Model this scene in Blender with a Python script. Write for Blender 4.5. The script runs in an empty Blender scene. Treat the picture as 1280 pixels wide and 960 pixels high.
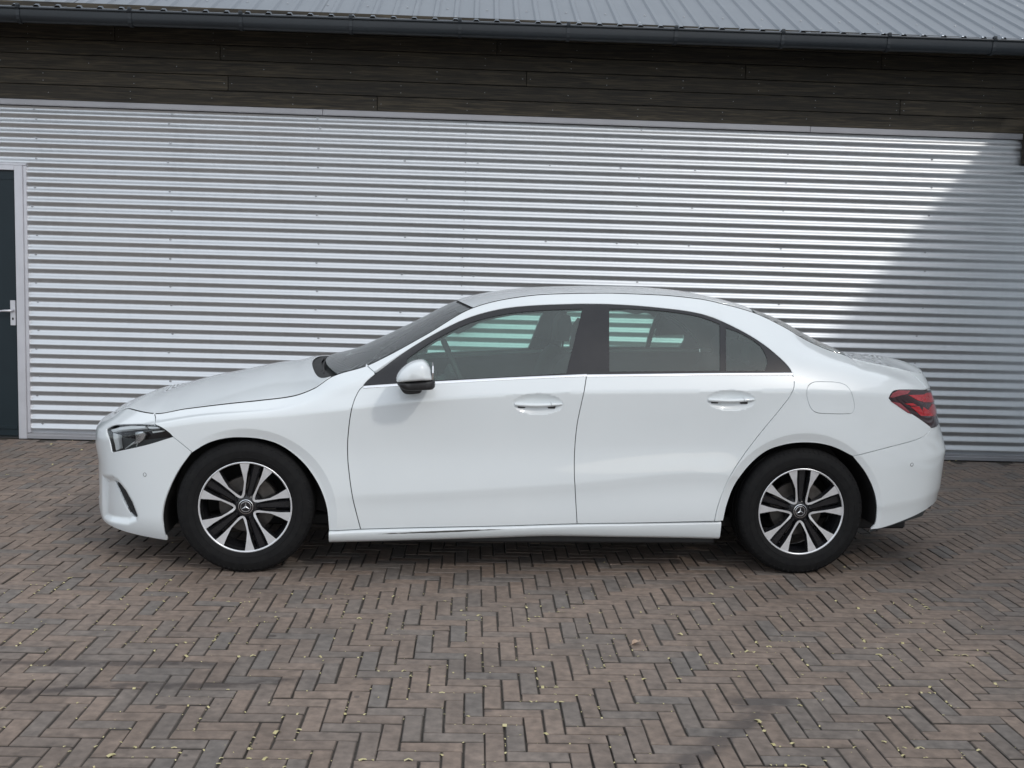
import bpy, math, random
import numpy as np
from mathutils import Vector, Matrix
from mathutils.geometry import delaunay_2d_cdt
random.seed(7); RNG = np.random.default_rng(11)
scene = bpy.context.scene
COL = scene.collection

# ---------------------------------------------------------------- camera, sky, sun, exposure
FPX, PITCH, ROLL, CAMH = 1345.94, .10468, .029586, 1.47254
cd = bpy.data.cameras.new('camera'); cam = bpy.data.objects.new('camera', cd); COL.objects.link(cam)
cd.sensor_width = 36; cd.lens = FPX/1280*36; cd.clip_start = .05; cd.clip_end = 2000
_F = Vector((0, math.cos(PITCH), -math.sin(PITCH))); _R = Vector((1, 0, 0)); _U = _R.cross(_F)
_R2 = _R*math.cos(ROLL)+_U*math.sin(ROLL); _U2 = -_R*math.sin(ROLL)+_U*math.cos(ROLL)
_M = Matrix((_R2, _U2, -_F)).transposed().to_4x4(); _M.translation = Vector((0, 0, CAMH)); cam.matrix_world = _M
scene.camera = cam

WALL_Y, WALL_A = 8.82314, .0374185            # the shed front: distance and yaw
SUNV = Vector((.72, -1.0, .96)); SUNV.rotate(Matrix.Rotation(WALL_A, 3, 'Z')); SUNV.normalize()
world = bpy.data.worlds.new('World'); scene.world = world; world.use_nodes = True
wt = world.node_tree; bgn = wt.nodes['Background']; sky = wt.nodes.new('ShaderNodeTexSky'); sky.sky_type = 'NISHITA'
sky.sun_disc = False; sky.sun_elevation = math.asin(SUNV.z); sky.sun_rotation = math.atan2(SUNV.x, SUNV.y)
sky.air_density = .7; sky.dust_density = 1.0; sky.ozone_density = 1.0
bgn.inputs['Strength'].default_value = .15
veil = wt.nodes.new('ShaderNodeMix'); veil.data_type = 'RGBA'; veil.inputs['Factor'].default_value = .6; veil.inputs[7].default_value = (6.7, 6.92, 6.98, 1)   # thin even cloud
wt.links.new(sky.outputs[0], veil.inputs[6]); wt.links.new(veil.outputs[2], bgn.inputs['Color'])
sl = bpy.data.lights.new('sun', 'SUN'); sl.energy = .55; sl.angle = math.radians(3.5); sl.color = (1.0, .96, .9)
so = bpy.data.objects.new('sun', sl); COL.objects.link(so); so.rotation_euler = SUNV.to_track_quat('Z', 'Y').to_euler(); so.location = SUNV*40
vs = scene.view_settings; vs.view_transform = 'Standard'; vs.look = 'None'; vs.exposure = .45; vs.gamma = 1.0; vs.use_curve_mapping = False

# ---------------------------------------------------------------- materials
def nodes(name):
    m = bpy.data.materials.new(name); m.use_nodes = True; nt = m.node_tree
    return m, nt, nt.nodes['Principled BSDF']
def N(nt, t, **kw):
    n = nt.nodes.new(t)
    for k, v in kw.items(): setattr(n, k, v)
    return n
def setp(b, **kw):
    for k, v in kw.items():
        k = k.replace('_', ' ')
        if isinstance(v, tuple) and len(v) == 3: v = (*v, 1)
        b.inputs[k].default_value = v
def noise(nt, scale, detail=4, coord='Object', stretch=None, rough=.55):
    tc = N(nt, 'ShaderNodeTexCoord'); mp = N(nt, 'ShaderNodeMapping')
    if stretch: mp.inputs['Scale'].default_value = stretch
    if coord == 'Position':
        g = N(nt, 'ShaderNodeNewGeometry'); nt.links.new(g.outputs['Position'], mp.inputs['Vector'])
    else: nt.links.new(tc.outputs[coord], mp.inputs['Vector'])
    n = N(nt, 'ShaderNodeTexNoise'); n.inputs['Scale'].default_value = scale; n.inputs['Detail'].default_value = detail; n.inputs['Roughness'].default_value = rough
    nt.links.new(mp.outputs[0], n.inputs['Vector']); return n
def ramp(nt, src, stops):
    r = N(nt, 'ShaderNodeValToRGB'); nt.links.new(src, r.inputs[0]); e = r.color_ramp.elements
    while len(e) < len(stops): e.new(.5)
    for i, (p, c) in enumerate(stops): e[i].position = p; e[i].color = (*c, 1) if len(c) == 3 else c
    return r
def bump(nt, b, src, strength, dist):
    n = N(nt, 'ShaderNodeBump'); n.inputs['Strength'].default_value = strength; n.inputs['Distance'].default_value = dist
    nt.links.new(src, n.inputs['Height']); nt.links.new(n.outputs[0], b.inputs['Normal']); return n
def varied(name, c0, c1, scale, rough=(.5, .7), metallic=0, stretch=None, bmp=None, coord='Object', **kw):
    m, nt, b = nodes(name); n = noise(nt, scale, coord=coord, stretch=stretch)
    r = ramp(nt, n.outputs['Fac'], [(.3, c0), (.7, c1)]); nt.links.new(r.outputs[0], b.inputs['Base Color'])
    mr = N(nt, 'ShaderNodeMapRange'); mr.inputs['To Min'].default_value = rough[0]; mr.inputs['To Max'].default_value = rough[1]
    nt.links.new(n.outputs['Fac'], mr.inputs['Value']); nt.links.new(mr.outputs[0], b.inputs['Roughness'])
    setp(b, Metallic=metallic, **kw)
    if bmp: bump(nt, b, n.outputs['Fac'], *bmp)
    return m
def glass(name, tint, ior=1.5, rough=0.0, pane_veil=0., fcol=(.5, .6, .58)):
    m = bpy.data.materials.new(name); m.use_nodes = True; nt = m.node_tree; nt.nodes.clear()
    o = N(nt, 'ShaderNodeOutputMaterial'); t = N(nt, 'ShaderNodeBsdfTransparent'); g = N(nt, 'ShaderNodeBsdfGlossy'); f = N(nt, 'ShaderNodeFresnel'); x = N(nt, 'ShaderNodeMixShader')
    t.inputs[0].default_value = (*tint, 1); g.inputs['Roughness'].default_value = rough; f.inputs['IOR'].default_value = ior
    src = t.outputs[0]
    if pane_veil:      # pale diffuse veil painted in for sky reflected on the pane
        df = N(nt, 'ShaderNodeBsdfDiffuse'); df.inputs[0].default_value = (*fcol, 1); y = N(nt, 'ShaderNodeMixShader'); n = noise(nt, 7, 4); mr = N(nt, 'ShaderNodeMapRange'); mr.inputs['To Min'].default_value = pane_veil*.75; mr.inputs['To Max'].default_value = pane_veil*1.25
        nt.links.new(n.outputs['Fac'], mr.inputs[0]); nt.links.new(mr.outputs[0], y.inputs[0]); nt.links.new(t.outputs[0], y.inputs[1]); nt.links.new(df.outputs[0], y.inputs[2]); src = y.outputs[0]
    nt.links.new(f.outputs[0], x.inputs[0]); nt.links.new(src, x.inputs[1]); nt.links.new(g.outputs[0], x.inputs[2]); nt.links.new(x.outputs[0], o.inputs[0]); return m
MAT = {}
def car_paint():
    m, nt, b = nodes('white_paint')
    n = noise(nt, 2.2, 5); r = ramp(nt, n.outputs['Fac'], [(.3, (.675, .715, .728)), (.7, (.705, .742, .752))]); nt.links.new(r.outputs[0], b.inputs['Base Color'])
    setp(b, Roughness=.32, Coat_Weight=1.0, Coat_Roughness=.03, Coat_IOR=1.5)
    return m
MAT['paint'] = car_paint()
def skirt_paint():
    m = MAT['paint'].copy(); m.name = 'white_paint_streaked'; nt = m.node_tree; b = nt.nodes['Principled BSDF']
    # long dark streak on the sill: an ellipse in object space broken by noise
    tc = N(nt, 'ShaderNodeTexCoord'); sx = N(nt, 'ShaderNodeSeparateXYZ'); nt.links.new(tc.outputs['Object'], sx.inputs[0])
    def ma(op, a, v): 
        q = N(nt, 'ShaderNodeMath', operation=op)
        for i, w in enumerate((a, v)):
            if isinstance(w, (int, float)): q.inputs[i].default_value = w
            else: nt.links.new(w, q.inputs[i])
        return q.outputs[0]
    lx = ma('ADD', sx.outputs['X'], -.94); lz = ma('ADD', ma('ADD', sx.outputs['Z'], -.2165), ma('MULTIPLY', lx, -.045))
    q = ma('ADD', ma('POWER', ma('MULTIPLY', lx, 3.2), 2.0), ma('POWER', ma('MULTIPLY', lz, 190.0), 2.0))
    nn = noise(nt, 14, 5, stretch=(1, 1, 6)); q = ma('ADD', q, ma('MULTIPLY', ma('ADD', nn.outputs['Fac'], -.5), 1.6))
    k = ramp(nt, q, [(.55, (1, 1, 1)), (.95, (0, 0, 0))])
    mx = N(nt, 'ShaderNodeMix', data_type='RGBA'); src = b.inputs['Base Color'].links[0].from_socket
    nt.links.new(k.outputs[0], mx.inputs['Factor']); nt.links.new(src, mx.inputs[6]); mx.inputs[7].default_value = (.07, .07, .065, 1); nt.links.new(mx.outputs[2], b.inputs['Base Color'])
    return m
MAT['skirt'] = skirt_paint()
MAT['trim'] = varied('black_gloss_trim', (.012, .012, .014), (.018, .018, .02), 6, (.05, .09))
MAT['rubber'] = varied('black_rubber', (.012, .012, .013), (.02, .02, .02), 14, (.55, .7))
MAT['plastic'] = varied('black_plastic', (.014, .014, .015), (.024, .024, .025), 30, (.45, .6), bmp=(.1, .001))
MAT['inner'] = varied('dark_interior', (.05, .055, .056), (.07, .075, .076), 9, (.7, .85))
MAT['seat'] = varied('seat_fabric', (.02, .021, .022), (.035, .036, .038), 60, (.8, .95), bmp=(.2, .002))
MAT['liner'] = varied('headliner', (.22, .22, .21), (.27, .27, .26), 20, (.85, .95))
MAT['chrome'] = varied('satin_chrome', (.80, .81, .82), (.88, .88, .89), 8, (.16, .24), metallic=1)
MAT['machined'] = varied('machined_alloy', (.72, .73, .75), (.80, .81, .83), 40, (.26, .34), metallic=.65)
MAT['rimblack'] = varied('black_alloy', (.010, .010, .012), (.016, .016, .018), 10, (.18, .28))
MAT['disc'] = varied('brake_disc', (.07, .065, .06), (.11, .10, .095), 25, (.35, .5), metallic=.8)
MAT['glass'] = glass('green_glass', (.68, .92, .84), 1.6, pane_veil=.11)
MAT['screen'] = glass('windscreen_glass', (.52, .64, .62), 1.6, pane_veil=.13, fcol=(.45, .49, .49))
MAT['lens'] = glass('clear_lens', (.93, .95, .96), 1.45)
MAT['lampwhite'] = varied('lamp_reflector', (.9, .91, .89), (.95, .95, .93), 30, (.15, .25))
MAT['red'] = varied('red_lens', (.34, .004, .009), (.46, .007, .014), 40, (.08, .14), Coat_Weight=.6)
MAT['darkred'] = varied('dark_red_lens', (.018, .002, .004), (.03, .004, .006), 30, (.08, .12), Coat_Weight=.6)
MAT['pinkred'] = varied('rose_reflector', (.20, .03, .04), (.27, .05, .06), 60, (.12, .2), Coat_Weight=.6)
def tyre_mat():
    m, nt, b = nodes('tyre_rubber'); n = noise(nt, 30, 6); r = ramp(nt, n.outputs['Fac'], [(.3, (.0055, .0055, .0063)), (.75, (.011, .011, .011))]); nt.links.new(r.outputs[0], b.inputs['Base Color'])
    setp(b, Roughness=.75, Specular_IOR_Level=.22); bump(nt, b, n.outputs['Fac'], .12, .002); return m
MAT['tyre'] = tyre_mat()
def wall_metal():
    m, nt, b = nodes('mill_aluminium')
    n = noise(nt, 1.1, 6, stretch=(1.6, 1, .35)); n2 = noise(nt, 22, 5, stretch=(1, 1, .3)); n3 = noise(nt, 160, 3)
    a = N(nt, 'ShaderNodeMath', operation='ADD'); nt.links.new(n.outputs['Fac'], a.inputs[0]); nt.links.new(n2.outputs['Fac'], a.inputs[1])
    r = ramp(nt, a.outputs[0], [(.35, (.60, .625, .64)), (1.0, (.66, .68, .695))]); r.color_ramp.elements[1].position = .99
    nt.links.new(r.outputs[0], b.inputs['Base Color'])
    mr = N(nt, 'ShaderNodeMapRange'); mr.inputs['From Min'].default_value = .6; mr.inputs['From Max'].default_value = 1.4; mr.inputs['To Min'].default_value = .43; mr.inputs['To Max'].default_value = .49
    nt.links.new(a.outputs[0], mr.inputs[0]); nt.links.new(mr.outputs[0], b.inputs['Roughness'])
    setp(b, Metallic=1.0); bump(nt, b, n3.outputs['Fac'], .04, .002); return m
MAT['wallmetal'] = wall_metal()
MAT['flash'] = varied('flashing_metal', (.30, .30, .315), (.35, .35, .365), 3, (.45, .55), metallic=.5)
MAT['roofmetal'] = varied('coated_roof_metal', (.165, .187, .212), (.20, .222, .247), 5, (.42, .58), metallic=.25, stretch=(1, .2, 1))
MAT['gutter'] = varied('dark_gutter', (.010, .014, .018), (.017, .022, .027), 4, (.35, .5), stretch=(.3, 1, 1))
def board_mat():
    m, nt, b = nodes('dark_stained_timber'); oi = N(nt, 'ShaderNodeObjectInfo')
    tc = N(nt, 'ShaderNodeTexCoord'); ad = N(nt, 'ShaderNodeVectorMath', operation='ADD'); mu = N(nt, 'ShaderNodeVectorMath', operation='SCALE'); mu.inputs[0].default_value = (13, 7, 3)
    nt.links.new(oi.outputs['Random'], mu.inputs['Scale']); nt.links.new(tc.outputs['Object'], ad.inputs[0]); nt.links.new(mu.outputs[0], ad.inputs[1])
    mp = N(nt, 'ShaderNodeMapping'); mp.inputs['Scale'].default_value = (1.0, 1, 22); nt.links.new(ad.outputs[0], mp.inputs[0])
    n = N(nt, 'ShaderNodeTexNoise'); n.inputs['Scale'].default_value = 3.2; n.inputs['Detail'].default_value = 7; n.inputs['Distortion'].default_value = 1.1; nt.links.new(mp.outputs[0], n.inputs[0])
    r = ramp(nt, n.outputs['Fac'], [(.3, (.012, .0098, .0065)), (.5, (.029, .0235, .015)), (.72, (.072, .057, .035))])
    hs = N(nt, 'ShaderNodeHueSaturation'); v = N(nt, 'ShaderNodeMapRange'); v.inputs['To Min'].default_value = .72; v.inputs['To Max'].default_value = 1.3
    nt.links.new(oi.outputs['Random'], v.inputs[0]); nt.links.new(v.outputs[0], hs.inputs['Value']); nt.links.new(r.outputs[0], hs.inputs['Color']); nt.links.new(hs.outputs[0], b.inputs['Base Color'])
    setp(b, Roughness=.75); bump(nt, b, n.outputs['Fac'], .35, .004); return m
MAT['board'] = board_mat()
MAT['door'] = varied('blue_grey_door_paint', (.006, .014, .019), (.009, .019, .025), 2, (.42, .55), Specular_IOR_Level=.35)
MAT['alu'] = varied('anodised_aluminium', (.55, .55, .58), (.62, .62, .65), 6, (.4, .5), metallic=.6)
MAT['screw'] = varied('screw_steel', (.30, .31, .32), (.45, .46, .47), 50, (.3, .45), metallic=.9)
def brick_mat():
    m, nt, b = nodes('fired_clay_paver')
    at = N(nt, 'ShaderNodeAttribute'); at.attribute_name = 'tint'; at.attribute_type = 'GEOMETRY'
    n = noise(nt, 26, 6, 'Position'); n2 = noise(nt, 5, 4, 'Position'); n3 = noise(nt, 240, 3, 'Position'); nL = noise(nt, .55, 3, 'Position')
    base = ramp(nt, at.outputs['Fac'], [(0, (.156, .138, .124)), (.3, (.170, .144, .125)), (.55, (.190, .148, .121)), (.8, (.206, .156, .124)), (1, (.220, .170, .137))])
    v = N(nt, 'ShaderNodeMapRange'); v.inputs['From Min'].default_value = .3; v.inputs['From Max'].default_value = .7; v.inputs['To Min'].default_value = .70; v.inputs['To Max'].default_value = 1.25; nt.links.new(n.outputs['Fac'], v.inputs[0])
    v2 = N(nt, 'ShaderNodeMapRange'); v2.inputs['From Min'].default_value = .3; v2.inputs['From Max'].default_value = .7; v2.inputs['To Min'].default_value = .84; v2.inputs['To Max'].default_value = 1.14; nt.links.new(n2.outputs['Fac'], v2.inputs[0])
    mm = N(nt, 'ShaderNodeMath', operation='MULTIPLY'); nt.links.new(v.outputs[0], mm.inputs[0]); nt.links.new(v2.outputs[0], mm.inputs[1])
    v3 = N(nt, 'ShaderNodeMapRange'); v3.inputs['From Min'].default_value = .3; v3.inputs['From Max'].default_value = .7; v3.inputs['To Min'].default_value = .82; v3.inputs['To Max'].default_value = 1.1; nt.links.new(nL.outputs['Fac'], v3.inputs[0])
    m2 = N(nt, 'ShaderNodeMath', operation='MULTIPLY'); nt.links.new(mm.outputs[0], m2.inputs[0]); nt.links.new(v3.outputs[0], m2.inputs[1])
    hs = N(nt, 'ShaderNodeHueSaturation'); ag = N(nt, 'ShaderNodeAttribute'); ag.attribute_name = 'grime'; dk = N(nt, 'ShaderNodeMix', data_type='RGBA'); nt.links.new(ag.outputs['Fac'], dk.inputs['Factor']); nt.links.new(base.outputs[0], dk.inputs[6]); dk.inputs[7].default_value = (.030, .025, .021, 1); nt.links.new(dk.outputs[2], hs.inputs['Color']); nt.links.new(m2.outputs[0], hs.inputs['Value'])
    # oil and water marks with shapes of their own: streaks left by tyres, blots and drips
    g = N(nt, 'ShaderNodeNewGeometry'); sx = N(nt, 'ShaderNodeSeparateXYZ'); nt.links.new(g.outputs['Position'], sx.inputs[0])
    def ma(op, *a):
        q = N(nt, 'ShaderNodeMath', operation=op)
        for i, w in enumerate(a):
            if isinstance(w, (int, float)): q.inputs[i].default_value = w
            else: nt.links.new(w, q.inputs[i])
        return q.outputs[0]
    nw = noise(nt, 3.5, 5, 'Position'); nb = noise(nt, 14, 4, 'Position'); wob = ma('MULTIPLY', ma('ADD', nw.outputs['Fac'], -.5), .10)
    def streak(x0, y0, x1, y1, wid):
        L = math.hypot(x1-x0, y1-y0); cx, cy = (x1-x0)/L, (y1-y0)/L
        px = ma('ADD', sx.outputs['X'], -x0); py = ma('ADD', ma('ADD', sx.outputs['Y'], -y0), wob)
        u = ma('ADD', ma('MULTIPLY', px, cx), ma('MULTIPLY', py, cy)); w = ma('ABSOLUTE', ma('ADD', ma('MULTIPLY', px, -cy), ma('MULTIPLY', py, cx)))
        a = ma('SUBTRACT', 1.0, ma('MULTIPLY', w, 1/wid)); e = ma('SUBTRACT', 1.0, ma('POWER', ma('ABSOLUTE', ma('MULTIPLY', ma('ADD', u, -L/2), 2/L)), 4.0))
        return ma('MULTIPLY', ma('MAXIMUM', a, 0.0), ma('MAXIMUM', e, 0.0))
    st = streak(-1.95, 3.78, -.95, 3.86, .035)
    for q in ((-1.9, 3.50, -.62, 3.72, .038), (.42, 2.95, 1.0, 3.72, .055), (.78, 3.62, 1.05, 3.68, .06)): st = ma('MAXIMUM', st, streak(*q))
    st = ma('MULTIPLY', st, ma('MULTIPLY', ma('MAXIMUM', ma('ADD', nb.outputs['Fac'], -.25), 0), 6.0))
    vo = N(nt, 'ShaderNodeTexVoronoi'); vo.voronoi_dimensions = '2D'; vo.inputs['Scale'].default_value = 4.6; vo.inputs['Randomness'].default_value = 1
    wp = N(nt, 'ShaderNodeVectorMath', operation='MULTIPLY_ADD'); wp.inputs[1].default_value = (.09, .09, .09); nt.links.new(nw.outputs['Color'], wp.inputs[0]); nt.links.new(g.outputs['Position'], wp.inputs[2]); nt.links.new(wp.outputs[0], vo.inputs['Vector'])
    sc = N(nt, 'ShaderNodeSeparateColor'); nt.links.new(vo.outputs['Color'], sc.inputs[0])
    rad = ma('MULTIPLY', ma('MAXIMUM', ma('ADD', sc.outputs[0], -.66), 0), .24)
    blot = ma('MINIMUM', ma('MAXIMUM', ma('MULTIPLY', ma('SUBTRACT', rad, vo.outputs['Distance']), 60), 0), 1)
    # blots thin out away from the left and middle of the yard
    msk = ramp(nt, ma('ADD', ma('MULTIPLY', sx.outputs['X'], -.22), .45), [(.25, (0, 0, 0)), (.6, (1, 1, 1))])
    st = ma('MINIMUM', ma('MAXIMUM', st, ma('MULTIPLY', blot, msk.outputs[0])), 1)
    mx = N(nt, 'ShaderNodeMix', data_type='RGBA'); nt.links.new(ma('MULTIPLY', st, .66), mx.inputs['Factor']); nt.links.new(hs.outputs[0], mx.inputs[6]); mx.inputs[7].default_value = (.030, .020, .017, 1)
    nt.links.new(mx.outputs[2], b.inputs['Base Color'])
    ro = N(nt, 'ShaderNodeMapRange'); ro.inputs['To Min'].default_value = .68; ro.inputs['To Max'].default_value = .42; nt.links.new(st, ro.inputs[0]); nt.links.new(ro.outputs[0], b.inputs['Roughness'])
    hh = ma('ADD', ma('MULTIPLY', n.outputs['Fac'], .7), ma('MULTIPLY', n3.outputs['Fac'], .35)); bump(nt, b, hh, .35, .004)
    return m
MAT['brick'] = brick_mat()
MAT['joint'] = varied('sandy_joint', (.035, .030, .025), (.075, .064, .052), 60, (.85, .95), bmp=(.4, .003), coord='Position')
MAT['seed'] = varied('yellow_blossom_litter', (.40, .35, .16), (.58, .52, .30), 30, (.7, .85), coord='Position')
MAT['leaf'] = varied('dry_leaf', (.34, .24, .17), (.46, .34, .26), 40, (.7, .8))
MAT['asphalt'] = varied('far_paving', (.12, .10, .09), (.15, .125, .11), 8, (.8, .9), coord='Position')

# ---------------------------------------------------------------- scene-graph helpers
def link(name, data, parent=None, loc=None):
    o = bpy.data.objects.new(name, data); COL.objects.link(o)
    if parent: o.parent = parent
    if loc is not None: o.location = loc
    return o
def tag(o, label=None, cat=None, group=None, kind=None):
    for k, v in (('label', label), ('category', cat), ('group', group), ('kind', kind)):
        if v: o[k] = v
    return o
def mesh(name, V, F, mats, normals=None, smooth=False, fm=None):
    me = bpy.data.meshes.new(name); me.from_pydata([tuple(map(float, v)) for v in V], [], [tuple(map(int, f)) for f in F])
    for m in (mats if isinstance(mats, (list, tuple)) else [mats]): me.materials.append(MAT[m] if isinstance(m, str) else m)
    if fm is not None: me.polygons.foreach_set('material_index', np.asarray(fm, np.int32))
    if smooth or normals is not None: me.polygons.foreach_set('use_smooth', np.ones(len(F), bool))
    me.update()
    if normals is not None: me.normals_split_custom_set_from_vertices([tuple(map(float, n)) for n in normals])
    return me
class MB:
    def __init__(s): s.V = []; s.F = []; s.M = []
    def add(s, V, F, m=0):
        o = len(s.V); s.V += [tuple(v) for v in V]; s.F += [tuple(i+o for i in f) for f in F]; s.M += [m]*len(F); return s
    def box(s, x0, x1, y0, y1, z0, z1, bev=0, m=0):
        if bev <= 0:
            V = [(x, y, z) for z in (z0, z1) for y in (y0, y1) for x in (x0, x1)]
            return s.add(V, [(0, 2, 3, 1), (4, 5, 7, 6), (0, 1, 5, 4), (2, 6, 7, 3), (0, 4, 6, 2), (1, 3, 7, 5)], m)
        b = bev; V = []; idx = {}
        for ix, (xa, sx) in enumerate(((x0, 1), (x1, -1))):
            for iy, (ya, sy) in enumerate(((y0, 1), (y1, -1))):
                for iz, (za, sz) in enumerate(((z0, 1), (z1, -1))):
                    for ax in range(3):
                        v = [xa+sx*b, ya+sy*b, za+sz*b]; v[ax] = (xa, ya, za)[ax]; idx[ix, iy, iz, ax] = len(V); V.append(tuple(v))
        F = []
        q = ((0, 0), (1, 0), (1, 1), (0, 1))
        for k in (0, 1):
            r = q if k else q[::-1]
            F.append([idx[k, a, c, 0] for a, c in r]); F.append([idx[a, k, c, 1] for a, c in r[::-1]]); F.append([idx[a, c, k, 2] for a, c in r])
        for a in (0, 1):
            for c in (0, 1):
                f = lambda L, fl: F.append(L[::-1] if fl else L)
                f([idx[0, a, c, 1], idx[1, a, c, 1], idx[1, a, c, 2], idx[0, a, c, 2]], (a == c))
                f([idx[a, 0, c, 0], idx[a, 1, c, 0], idx[a, 1, c, 2], idx[a, 0, c, 2]], (a != c))
                f([idx[a, c, 0, 0], idx[a, c, 1, 0], idx[a, c, 1, 1], idx[a, c, 0, 1]], (a == c))
                for d in (0, 1): f([idx[a, c, d, 0], idx[a, c, d, 1], idx[a, c, d, 2]], (a+c+d) % 2 == 1)
        return s.add(V, F, m)
    def loft(s, rings, close=True, caps=True, m=0):
        n = len(rings[0]); V = [p for r in rings for p in r]; F = []
        for i in range(len(rings)-1):
            for j in range(n if close else n-1):
                a, b = i*n+j, i*n+(j+1) % n; F.append((a, b, b+n, a+n))
        if caps: F.append(tuple(range(n))[::-1]); F.append(tuple(range((len(rings)-1)*n, len(rings)*n)))
        return s.add(V, F, m)
    def tube(s, pts, r, n=8, caps=True, m=0):
        P = [Vector(p) for p in pts]; rings = []; rr = r if isinstance(r, (list, tuple)) else [r]*len(P)
        up = Vector((0, 0, 1)); t0 = (P[1]-P[0]).normalized()
        if abs(t0.dot(up)) > .9: up = Vector((1, 0, 0))
        u = t0.cross(up).normalized()
        for i, p in enumerate(P):
            t = (P[min(i+1, len(P)-1)]-P[max(i-1, 0)]).normalized(); u = (u-t*u.dot(t)).normalized(); w = t.cross(u)
            rings.append([tuple(p+(u*math.cos(a)+w*math.sin(a))*rr[i]) for a in (2*math.pi*k/n for k in range(n))])
        return s.loft(rings, True, caps, m)
    def build(s, name, mats, parent=None, smooth=False, loc=None):
        return link(name, mesh(name, s.V, s.F, mats, smooth=smooth, fm=s.M if any(s.M) else None), parent, loc)
def smooth_by_angle(o, deg=35):
    me = o.data; me.polygons.foreach_set('use_smooth', np.ones(len(me.polygons), bool))
    me.set_sharp_from_angle(angle=math.radians(deg)); return o

# ================================================================ the yard
YARD = Matrix.Translation((0, WALL_Y, 0)) @ Matrix.Rotation(WALL_A, 4, 'Z')      # shed frame: u along the wall, v away from the camera
def flat(name, x0, x1, y0, y1, z, mat, parent=None):
    return MB().add([(x0, y0, z), (x1, y0, z), (x1, y1, z), (x0, y1, z)], [(0, 1, 2, 3)]).build(name, mat, parent)
ground = flat('ground', -150, 150, -150, 150, -.03, 'asphalt'); tag(ground, 'brown paved ground reaching beyond the yard', 'ground', kind='structure')
paving = flat('pavement', -8.5, 4.6, -10.6, .05, -.0072, 'joint'); paving.matrix_world = YARD; tag(paving, 'brick paved yard laid in herringbone pattern', 'pavement', kind='structure')
BW, BL = .0656, .1968; NB = 3
bx, by = BL-.0040, BW-.0040
def brick_shape(k):
    r = random.Random(100+k); e = .0036; j = lambda a: r.uniform(-a, a)
    c = [(-bx/2+j(.0016), -by/2+j(.0012)), (bx/2+j(.0016), -by/2+j(.0012)), (bx/2+j(.0016), by/2+j(.0012)), (-bx/2+j(.0016), by/2+j(.0012))]
    sg = [(1, 1), (-1, 1), (-1, -1), (1, -1)]
    top = [(x+sx*e*(1+j(.5)), y+sy*e*(1+j(.5)), j(.0005)) for (x, y), (sx, sy) in zip(c, sg)]
    mid = [(x, y, -.0042+j(.0010)) for x, y in c]; bot = [(x, y, -.02) for x, y in c]
    V = top+mid+bot; F = [(0, 1, 2, 3)]+[(4+i, 4+(i+1) % 4, (i+1) % 4, i) for i in range(4)]+[(8+i, 8+(i+1) % 4, 4+(i+1) % 4, 4+i) for i in range(4)]
    return np.array(V), F
NV = 32; shapes = [brick_shape(k) for k in range(NV)]
tints = [min(1, max(0, random.betavariate(1.9, 1.35))) for k in range(NV)]
def add_tint(me, vals):
    a = me.attributes.new('tint', 'FLOAT', 'POINT'); a.data.foreach_set('value', np.asarray(vals, np.float32))
    g = me.attributes.new('grime', 'FLOAT', 'POINT'); g.data.foreach_set('value', np.tile(np.array([0]*4+[.85]*4+[1]*4, np.float32), len(vals)//12))
bmeshes = []
for k in range(NV):
    me = mesh('brick', shapes[k][0], shapes[k][1], 'brick'); add_tint(me, [tints[k]]*12); bmeshes.append(me)
lay = []
iu0, iu1, iv0, iv1 = int(-8.4/BW), int(4.36/BW), int(-10.5/BW), -1
for iu in range(iu0, iu1):
    for iv in range(iv0, iv1):
        k = (iu-iv) % (2*NB)
        if k == 0: lay.append(((iu+NB/2)*BW, (iv+.5)*BW, 0))
        elif k == 2*NB-1: lay.append(((iu+.5)*BW, (iv+NB/2)*BW, 1))
lay = [q for q in lay if -8.4 < q[0] < 4.33 and q[1]+(BL/2 if q[2] else BW/2) < -.035]
Minv = cam.matrix_world.inverted()
def frame_xy(p):
    q = Minv @ p; d = -q.z
    if d < .3: return None
    return FPX*q.x/d, FPX*q.y/d, d
cand = []
for i, (u, v, o) in enumerate(lay):
    w = YARD @ Vector((u, v, 0)); f = frame_xy(w)
    if f and abs(f[0]) < 640 and abs(f[1]) < 480: cand.append((f[2], i))
cand.sort(); singles = set(i for d, i in cand[:300])
BV_, BF_, BT_ = [], [], []; nb = 0
for i, (u, v, o) in enumerate(lay):
    k = random.randrange(NV); ang = o*math.pi/2+random.choice((0, math.pi))+random.gauss(0, .006)
    # gentle dips of the old surface plus every brick's own settling
    dz = .0016*math.sin(u*.9+1.3)*math.sin(v*.7)+.0010*math.sin(u*2.7+v*1.9)-.0012+random.gauss(0, .0009); tx, ty = random.gauss(0, .006), random.gauss(0, .006)
    du, dv = random.gauss(0, .0007), random.gauss(0, .0007)
    Mx = Matrix.Translation((u+du, v+dv, dz)) @ Matrix.Rotation(ang, 4, 'Z') @ Matrix.Rotation(tx*2, 4, 'X') @ Matrix.Rotation(ty*.6, 4, 'Y')
    if i in singles:
        o_ = link('brick', bmeshes[k], paving); o_.matrix_local = Mx
    else:
        A = np.array(Mx); V = shapes[k][0]@A[:3, :3].T+A[:3, 3]; BV_.append(V); BF_ += [tuple(j+nb for j in f) for f in shapes[k][1]]; nb += 12; BT_ += [tints[k]]*12
me = mesh('paving_bricks', np.concatenate(BV_), BF_, 'brick'); add_tint(me, BT_)
o = link('paving_bricks', me, paving); tag(o, kind='stuff')
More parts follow.
